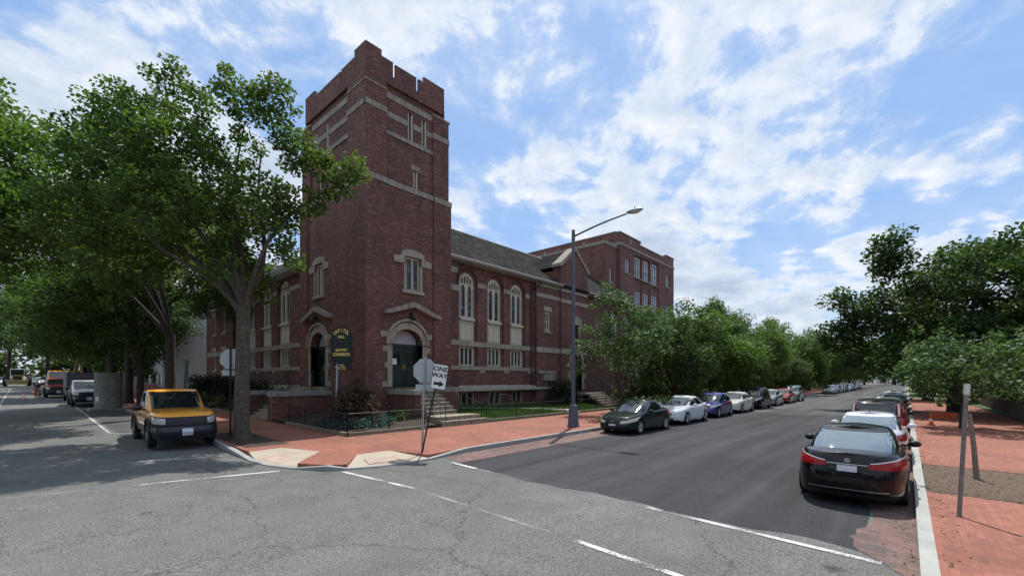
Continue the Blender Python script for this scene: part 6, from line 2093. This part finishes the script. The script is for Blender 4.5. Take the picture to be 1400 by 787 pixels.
# --- left row, noses towards the camera (front along -x)
og, ob_, _ = make_car('green_sedan', 'dark green older sedan with amber headlights, nearest car on the church side', 'car', 'old_sedan', 'paint_dgreen', CL, glass='car_glass')
put(og, 19.35, 9.45, PI)
m = MB(); p = ob_.pt(0, .74); m.lathe([(.04, .0), (.04, .015)], (p.x, 0, p.z), 'X', 12); m.build('badge', 'alloy', og)
w2, _, _ = make_car('white_sedan', 'white sedan with dark windows right behind the dark green sedan', 'car', 'sedan', 'paint_white', CL)
put(w2, 24.95, 9.5, PI)
bl, _, _ = make_car('blue_hatchback', 'bright blue hatchback, the only blue car in the near row', 'car', 'hatch', 'paint_blue', CL)
put(bl, 30.2, 9.5, PI)
def cp(src, lab, x, y, rz, name=None, paintm=None, group=None):
    c = copy_tree(src); put(c, x, y, rz); c['label'] = lab
    if group: c['group'] = group
    if name: c.name = name
    if paintm:
        for ch in children(c):
            if ch.type == 'MESH' and ch.data.materials and ch.data.materials[0].name.startswith('paint_'):
                ch.data = ch.data.copy(); ch.data.materials[0] = MATS[paintm]
    return c
cp(w2, 'cream white sedan parked behind the blue hatchback', 35.4, 9.5, PI, 'cream_sedan', 'paint_cream')
sv = cp(dsu, 'black suv between the cream sedan and the pale silver sedan', 40.9, 9.45, PI, 'black_suv', None, CL)
cp(w2, 'pale silver sedan between the black suv and the red sedan', 46.3, 9.5, PI, 'silver_sedan', 'paint_silver')
cp(w2, 'red sedan near the end of the near row on the church side', 51.9, 9.45, PI, 'red_sedan', 'paint_red')
cp(dsu, 'grey green suv closing the near row on the church side', 57.2, 9.45, PI, 'grey_suv', 'paint_teal', CL)
FR_ = 'cars in the far row beyond the side road'
for i, (x, y, nm, pm, lab) in enumerate([(88, 9.3, 'silver_sedan', 'paint_silver', 'silver sedan, first and largest car of the far row'), (94, 9.3, 'blue_sedan', 'paint_blue', 'dark blue car, second in the far row'),
        (100, 9.3, 'silver_sedan', 'paint_silver', 'pale car right after the dark blue one in the far row'), (106, 9.3, 'green_sedan', 'paint_dgreen', 'dark car in the middle of the far row'),
        (114, 9.2, 'white_sedan', 'paint_white', 'white car past the dark one in the far row'), (121, 9.2, 'blue_sedan', 'paint_blue', 'blue car near the end of the far row'),
        (129, 9.2, 'silver_sedan', 'paint_silver', 'light car, last but one of the far row'), (138, 9.2, 'grey_sedan', 'paint_grey', 'last tiny dark car of the far row')]):
    cp(w2, lab, x, y, PI, nm, pm, FR_)

# --- pickups
plain('bumper_navy', (.012, .014, .026), .35)
def make_pickup(name, label, paintm, group=None, detail=True):
    t = thing(name, label, 'pickup truck', (0, 0, 0), 0, group)
    W_ = .97; r = .39; hl = 2.75
    ztop = ztab([(-2.75, 1.26), (-.9, 1.26), (.2, 1.24), (1.0, 1.24), (1.6, 1.22), (2.3, 1.17), (2.75, 1.10)])
    zl = ztab([(-2.75, .55), (-2.3, .50), (2.2, .48), (2.75, .50)])
    body = Loft([(0, hl - .06, -hl + .03, .95, 7), (.2, hl - .02, -hl + .01, .97, 6.5), (.45, hl, -hl, 1.0, 6.2), (.7, hl - .02, -hl + .01, 1.0, 7), (.9, hl - .05, -hl + .03, .985, 7), (1.0, hl - .12, -hl + .06, .95, 6.5)], ztop, W=W_, zlow=zl, crown=.02, N=112)
    m = MB(); body.mesh(m, [0, .06, .2, .35, .5, .65, .78, .88, .95, .985, 1.0]); bo = m.build('body', paintm, t, smooth=42, weld=True)
    wx = (1.80, -1.68)
    c2 = MB()
    for x in wx:
        for s_ in (-1, 1): c2.lathe([(r * 1.24, -.26), (r * 1.24, .26)], (x, s_ * (W_ - .02), r + .10), 'Y', 30)
    c2.box(-2.62, -1.0, -.80, .80, .75, 1.6)
    cut(bo, c2)
    for p in bo.data.polygons: p.use_smooth = True
    bm = bmesh.new(); bm.from_mesh(bo.data)
    for e in bm.edges: e.smooth = not (e.calc_face_angle(0) > R(35))
    bm.to_mesh(bo.data); bm.free()
    bo.data.materials.clear(); bo.data.materials.append(MATS[paintm])
    cab = Loft([(0, 1.16, -.90, .955, 7), (.2, 1.04, -.90, .945, 7), (.5, .84, -.88, .905, 7), (.8, .63, -.86, .855, 7), (.93, .52, -.84, .83, 6.5), (1.0, .42, -.80, .80, 6)],
               ztab([(-1, 1.86), (0, 1.89), (1, 1.87)]), W=W_, zlow=1.16, crown=.035, N=96)
    m = MB(); cab.mesh(m, [0, .1, .25, .4, .55, .7, .8, .88, .94, .98, 1.0]); m.build('cab', paintm, t, smooth=36, weld=True)
    m = MB(); cab.patch_y(m, -.76, .76, .06, .92, True, .006, 22, 6); m.build('windshield', 'car_glass', t, smooth=60)
    m = MB(); cab.patch_y(m, -.6, .6, .14, .88, False, .006, 14, 4); m.build('rear_window', 'car_glass', t, smooth=60)
    for left in (True, False):
        for a in ((-.10, .84, -.10, .52), (-.68, -.18, -.66, -.18)):
            m = MB(); cab.patch_x(m, a[0], a[1], .08, .86, left, .006, 12, 4, a[2], a[3]); m.build('side_window', 'car_glass', t, smooth=60)
    for x in wx:
        for s_ in (-1, 1): wheel(t, x, s_ * (W_ - .10), r, .25, s_, 5)
    # black flares, grey lower panels
    m = MB()
    for x in wx:
        for s_ in (-1, 1):
            pts = []
            for i in range(15):
                a = R(-14 + 208 * i / 14); pts.append((x + r * 1.24 * math.cos(a), s_ * (W_ + .015), r + .10 + r * 1.24 * math.sin(a)))
            m.path(pts, .04, 6)
    m.build('wheel_flare', 'dark_plastic', t, smooth=60)
    m = MB()
    for left in (True, False): body.patch_x(m, -1.1, 1.2, .0, .30, left, .008, 12, 2)
    m.build('side_cladding', 'trailer_grey', t, smooth=60)
    m = MB(); m.box(-2.4, 2.3, -.6, .6, .32, .56); m.box(-2.0, 2.1, -.75, .75, .42, .5); m.build('chassis', 'dark_plastic', t)
    # face
    m = MB(); body.patch_y(m, -.935, .935, .30, .87, True, .012, 30, 6); m.build('fascia', 'dark_plastic', t, smooth=60)
    m = MB(); body.patch_y(m, -.54, .54, .42, .84, True, .022, 20, 4); m.build('grille', 'grille_black', t, smooth=60)
    m = MB()
    for k in (.50, .58, .66, .74): body.patch_y(m, -.52, .52, k, k + .012, True, .028, 16, 1)
    m.build('grille_bars', 'trailer_grey', t)
    m = MB(); n_ = 16; p = body.pt(0, .66)
    vs = [(p.x + .03 + dx, .10 * math.cos(2 * PI * i / n_), p.z + .04 * math.sin(2 * PI * i / n_)) for dx in (-.02, .012) for i in range(n_)]
    m.add(vs, [tuple(range(n_)), tuple(range(2 * n_ - 1, n_ - 1, -1))] + [(i, (i + 1) % n_, n_ + (i + 1) % n_, n_ + i) for i in range(n_)]); m.build('badge', 'paint_blue', t)
    for s_ in (-1, 1):
        m = MB(); body.patch_y(m, s_ * .60, s_ * .91, .50, .80, True, .022, 12, 4, .52, .83); m.build('headlight', 'lamp_glass', t, smooth=60)
        m = MB(); body.patch_y(m, s_ * .78, s_ * .93, .45, .80, False, .015, 6, 4); m.build('tail_light', 'tail_red', t, smooth=60)
        m = MB(); m.ball((.92, s_ * 1.14, 1.30), (.07, .13, .11), 12, 8); m.tube((.95, s_ * .88, 1.22), (.92, s_ * 1.08, 1.26), .03, n=6); m.build('mirror', 'dark_plastic', t, smooth=60)
    # bumper bar
    m = MB(); bl_ = Loft([(0, hl + .06, -hl - .05, .98, 7), (.5, hl + .13, -hl - .12, 1.015, 6.5), (1, hl + .07, -hl - .06, .99, 7)], lambda x: .72, W=W_, zlow=.37, crown=0, N=96)
    bl_.patch_y(m, -.97, .97, 0, 1, True, .0, 30, 5); m.build('bumper', 'bumper_navy', t, smooth=50)
    m = MB(); bl_.patch_y(m, -.95, .95, 0, 1, False, .0, 24, 4); m.build('rear_bumper', 'galvanised', t, smooth=50)
    m = MB(); m.box(2.3, 2.68, -.8, .8, .30, .56); m.build('air_dam', 'dark_plastic', t, smooth=60)
    m = MB(); bl_.patch_y(m, -.155 - .0, .155, .18, .82, True, .012, 4, 2)
    m.build('licence_plate', 'plate', t)
    m = MB()
    for left in (True, False):
        for x in (1.05, -.14, -.95): body.patch_x(m, x - .006, x + .006, .1, .98, left, .003, 1, 6)
    m.build('door_seam', 'grille_black', t)
    m = MB()
    for s_ in (-1, 1): m.box(-.08, .10, min(s_ * .97, s_ * 1.0), max(s_ * .97, s_ * 1.0), 1.02, 1.06)
    m.build('handle', 'dark_plastic', t)
    # exhaust/bed load
    m = MB(); m.box(-1.25, -1.0, -.6, .6, .9, 1.42); m.build('bed_box', 'trailer_grey', t, bevel=.02)
    return t
PG_ = 'pickup trucks parked on the side street'
op = make_pickup('orange_pickup', 'orange pickup truck with black grille and bumper parked at the corner', 'paint_orange', PG_)
put(op, 3.68, 20.15, -PI / 2)
op.scale = (1, .92, 1)
op.rotation_euler = (0, R(-.63), R(-92))
wp = copy_tree(op); wp['label'] = 'white pickup truck half hidden behind the concrete drum stack'; wp.name = 'white_pickup'
rp = copy_tree(op); rp['label'] = 'red pickup truck farther down the side street beside the worker'; rp.name = 'red_pickup'
for c_, pm in ((wp, 'paint_white'), (rp, 'paint_red')):
    for ch in children(c_):
        if ch.type == 'MESH' and ch.data.materials[0].name in ('paint_orange',):
            ch.data = ch.data.copy(); ch.data.materials[0] = MATS[pm]
wp.location = (3.25, 46.6, gz(46.6)); wp.rotation_euler = (0, R(-.63), R(-90))
rp.location = (2.35, 63.5, gz(63.5)); rp.rotation_euler = (0, R(-.63), R(-90))
orp = copy_tree(op); orp.name = 'orange_truck'; orp['label'] = 'tall orange truck whose roof shows above the red pickup'; orp.location = (2.8, 71, gz(71) + .1); orp.scale = (1.1, 1.1, 1.35); orp.rotation_euler = (0, R(-.63), R(-90))

# yellow digger beyond
dg_ = thing('digger', 'yellow brown digger with a raised body showing above the orange truck', 'digger', (4.6, 80, gz(80)), R(-80))
for s_ in (-1, 1):
    m = MB(); m.path([(-1.6, s_ * 1.0, .42), (-1.3, s_ * 1.0, .12), (1.3, s_ * 1.0, .12), (1.6, s_ * 1.0, .42), (1.3, s_ * 1.0, .74), (-1.3, s_ * 1.0, .74), (-1.6, s_ * 1.0, .42)], .2, 6); m.build('track', 'rubber', dg_)
m = MB(); m.box(-1.9, 1.1, -1.25, 1.25, 1.0, 2.7); m.build('body', 'yellow_paint', dg_, bevel=.12)
m = MB(); m.box(.1, 1.3, .1, 1.2, 1.0, 3.3); m.build('cab', 'car_glass', dg_, bevel=.08)
m = MB(); m.path([(1.0, -.4, 1.5), (2.6, -.4, 3.9), (4.3, -.4, 2.9)], [.22, .2, .16], 6); m.path([(4.3, -.4, 2.9), (4.0, -.4, 1.0)], [.15, .12], 6); m.build('boom', 'yellow_paint', dg_)
m = MB(); m.box(3.5, 4.4, -.9, .1, .3, 1.1); m.build('bucket', 'yellow_paint', dg_, bevel=.1)

# backhoe tractor on the far road, seen nose on
tc_ = thing('tractor', 'yellowish loader tractor with big tyres driving up the side street', 'tractor', (-.55, 116, gz(116)), 0)
for x in (-1.25, 1.25):
    m = MB(); m.lathe([(.5, -.28), (.9, -.26), (.95, -.1), (.95, .1), (.9, .26), (.5, .28)], (x * 1.15, .9, .95), 'X', 20); wl_ = m.build('wheel', 'rubber', tc_, smooth=35)
    m = MB(); m.lathe([(.48, -.2), (.48, .2)], (x * 1.15, .9, .95), 'X', 14); m.build('rim', 'yellow_paint', wl_)
    m = MB(); m.lathe([(.35, -.18), (.62, -.17), (.62, .17), (.35, .18)], (x * 1.05, -1.6, .62), 'X', 18); wl_ = m.build('wheel', 'rubber', tc_, smooth=35)
    m = MB(); m.lathe([(.33, -.12), (.33, .12)], (x * 1.05, -1.6, .62), 'X', 14); m.build('rim', 'yellow_paint', wl_)
m = MB(); m.box(-.55, .55, -2.6, .2, .8, 1.9); m.build('bonnet', 'yellow_paint', tc_, bevel=.08)
m = MB(); m.box(-.45, .45, -2.66, -2.6, .95, 1.75); m.build('grille', 'dark_plastic', tc_)
m = MB(); m.box(-.85, .85, .2, 1.8, 1.0, 3.05); cb_ = m.build('cab', 'white_siding', tc_, bevel=.06)
m = MB(); m.box(-.75, .75, .14, .19, 1.9, 2.9); m.box(-.9, -.86, .4, 1.6, 1.9, 2.9); m.box(.86, .9, .4, 1.6, 1.9, 2.9); m.build('cab_window', 'car_glass', cb_)
m = MB(); m.box(-1.25, 1.25, -3.7, -3.0, .35, 1.05); m.build('bucket', 'yellow_paint', tc_, bevel=.08)
m = MB()
for s_ in (-1, 1): m.path([(s_ * .7, .1, 1.5), (s_ * .75, -1.8, 1.6), (s_ * .75, -3.1, .7)], .09, 6)
m.build('loader_arm', 'yellow_paint', tc_)
# far parked cars of the side street
FL_ = 'tiny parked cars far down the side street'
for i, (x, y, nm, pm, lab, rz) in enumerate([(1.6, 124, 'silver_sedan', 'paint_silver', 'pale car just right of the tractor, far down the side street', -PI / 2), (2.6, 131, 'white_sedan', 'paint_white', 'white car second right of the tractor', -PI / 2 + .3),
        (3.7, 118, 'grey_sedan', 'paint_grey', 'grey car behind the worker, far down the side street', -PI / 2), (4.4, 104, 'black_sedan', 'paint_black', 'dark car between the worker and the red pickup', -PI / 2),
        (-3.2, 128, 'silver_sedan', 'paint_silver', 'silver car at the left edge beside the tractor', -PI / 2), (-3.3, 136, 'black_sedan', 'paint_black', 'dark car at the left edge behind the silver one', -PI / 2)]):
    cp(w2, lab, x, y, rz, nm, pm, FL_)

# ============================================================ WORKER
def skin_body(name, joints, edges, mat, parent, root=0, sub=1):
    me = bpy.data.meshes.new(name)
    me.from_pydata([j[0] for j in joints], edges, [])
    o = bpy.data.objects.new(name, me); COL.objects.link(o)
    sk = o.modifiers.new('s', 'SKIN'); sb_ = o.modifiers.new('u', 'SUBSURF'); sb_.levels = sub; sb_.render_levels = sub
    for v, j in zip(me.skin_vertices[0].data, joints): v.radius = (j[1], j[1] if len(j) < 3 else j[2]); v.use_root = False
    me.skin_vertices[0].data[root].use_root = True
    bpy.context.view_layer.update()
    m2 = bpy.data.meshes.new_from_object(o.evaluated_get(bpy.context.evaluated_depsgraph_get()))
    bpy.data.objects.remove(o)
    m2.materials.clear(); m2.materials.append(MATS[mat])
    for p in m2.polygons: p.use_smooth = True
    q = bpy.data.objects.new(name, m2); COL.objects.link(q); q.parent = parent
    return q
wk = thing('person', 'worker in dark shirt, tan trousers and pale hat standing by the red pickup', 'person', (1.0, 62.0, gz(62)), R(-90))
J = [((0, 0, .95), .15, .12), ((.01, 0, 1.15), .14, .12), ((.03, 0, 1.38), .17, .12), ((.03, 0, 1.50), .065), ((.05, 0, 1.60), .06), ((.06, 0, 1.68), .10), ((.06, 0, 1.76), .085),
     ((.02, .20, 1.42), .06), ((.05, .27, 1.16), .045), ((.16, .25, .95), .035), ((.20, .24, .87), .03),
     ((.02, -.20, 1.42), .06), ((.02, -.28, 1.16), .045), ((.10, -.27, .93), .035), ((.13, -.26, .85), .03),
     ((.0, .10, .86), .10), ((.04, .12, .50), .07), ((0, .13, .10), .05), ((.14, .15, .05), .04),
     ((.0, -.10, .86), .10), ((-.04, -.12, .50), .07), ((-.08, -.13, .10), .05), ((.07, -.15, .05), .04)]
E_ = [(0, 1), (1, 2), (2, 3), (3, 4), (4, 5), (5, 6), (2, 7), (7, 8), (8, 9), (9, 10), (2, 11), (11, 12), (12, 13), (13, 14), (0, 15), (15, 16), (16, 17), (17, 18), (0, 19), (19, 20), (20, 21), (21, 22)]
skin_body('body', J, E_, 'skin', wk)
g_ = lambda idx, k=1.22: [(J[i][0], J[i][1] * k, (J[i][2] if len(J[i]) > 2 else J[i][1]) * k) for i in idx]
skin_body('shirt', g_([1, 2, 7, 8, 11, 12, 0]), [(6, 0), (0, 1), (1, 2), (2, 3), (1, 4), (4, 5)], 'cloth_dark', wk, 0)
skin_body('trousers', g_([0, 15, 16, 17, 19, 20, 21], 1.28), [(0, 1), (1, 2), (2, 3), (0, 4), (4, 5), (5, 6)], 'cloth_tan', wk, 0)
m = MB(); m.ball((.06, 0, 1.74), (.125, .115, .10), 14, 8); m.lathe([(.17, 0), (.17, .015)], (.08, 0, 1.72), n=14); m.build('hat', 'helmet_white', wk, smooth=50)
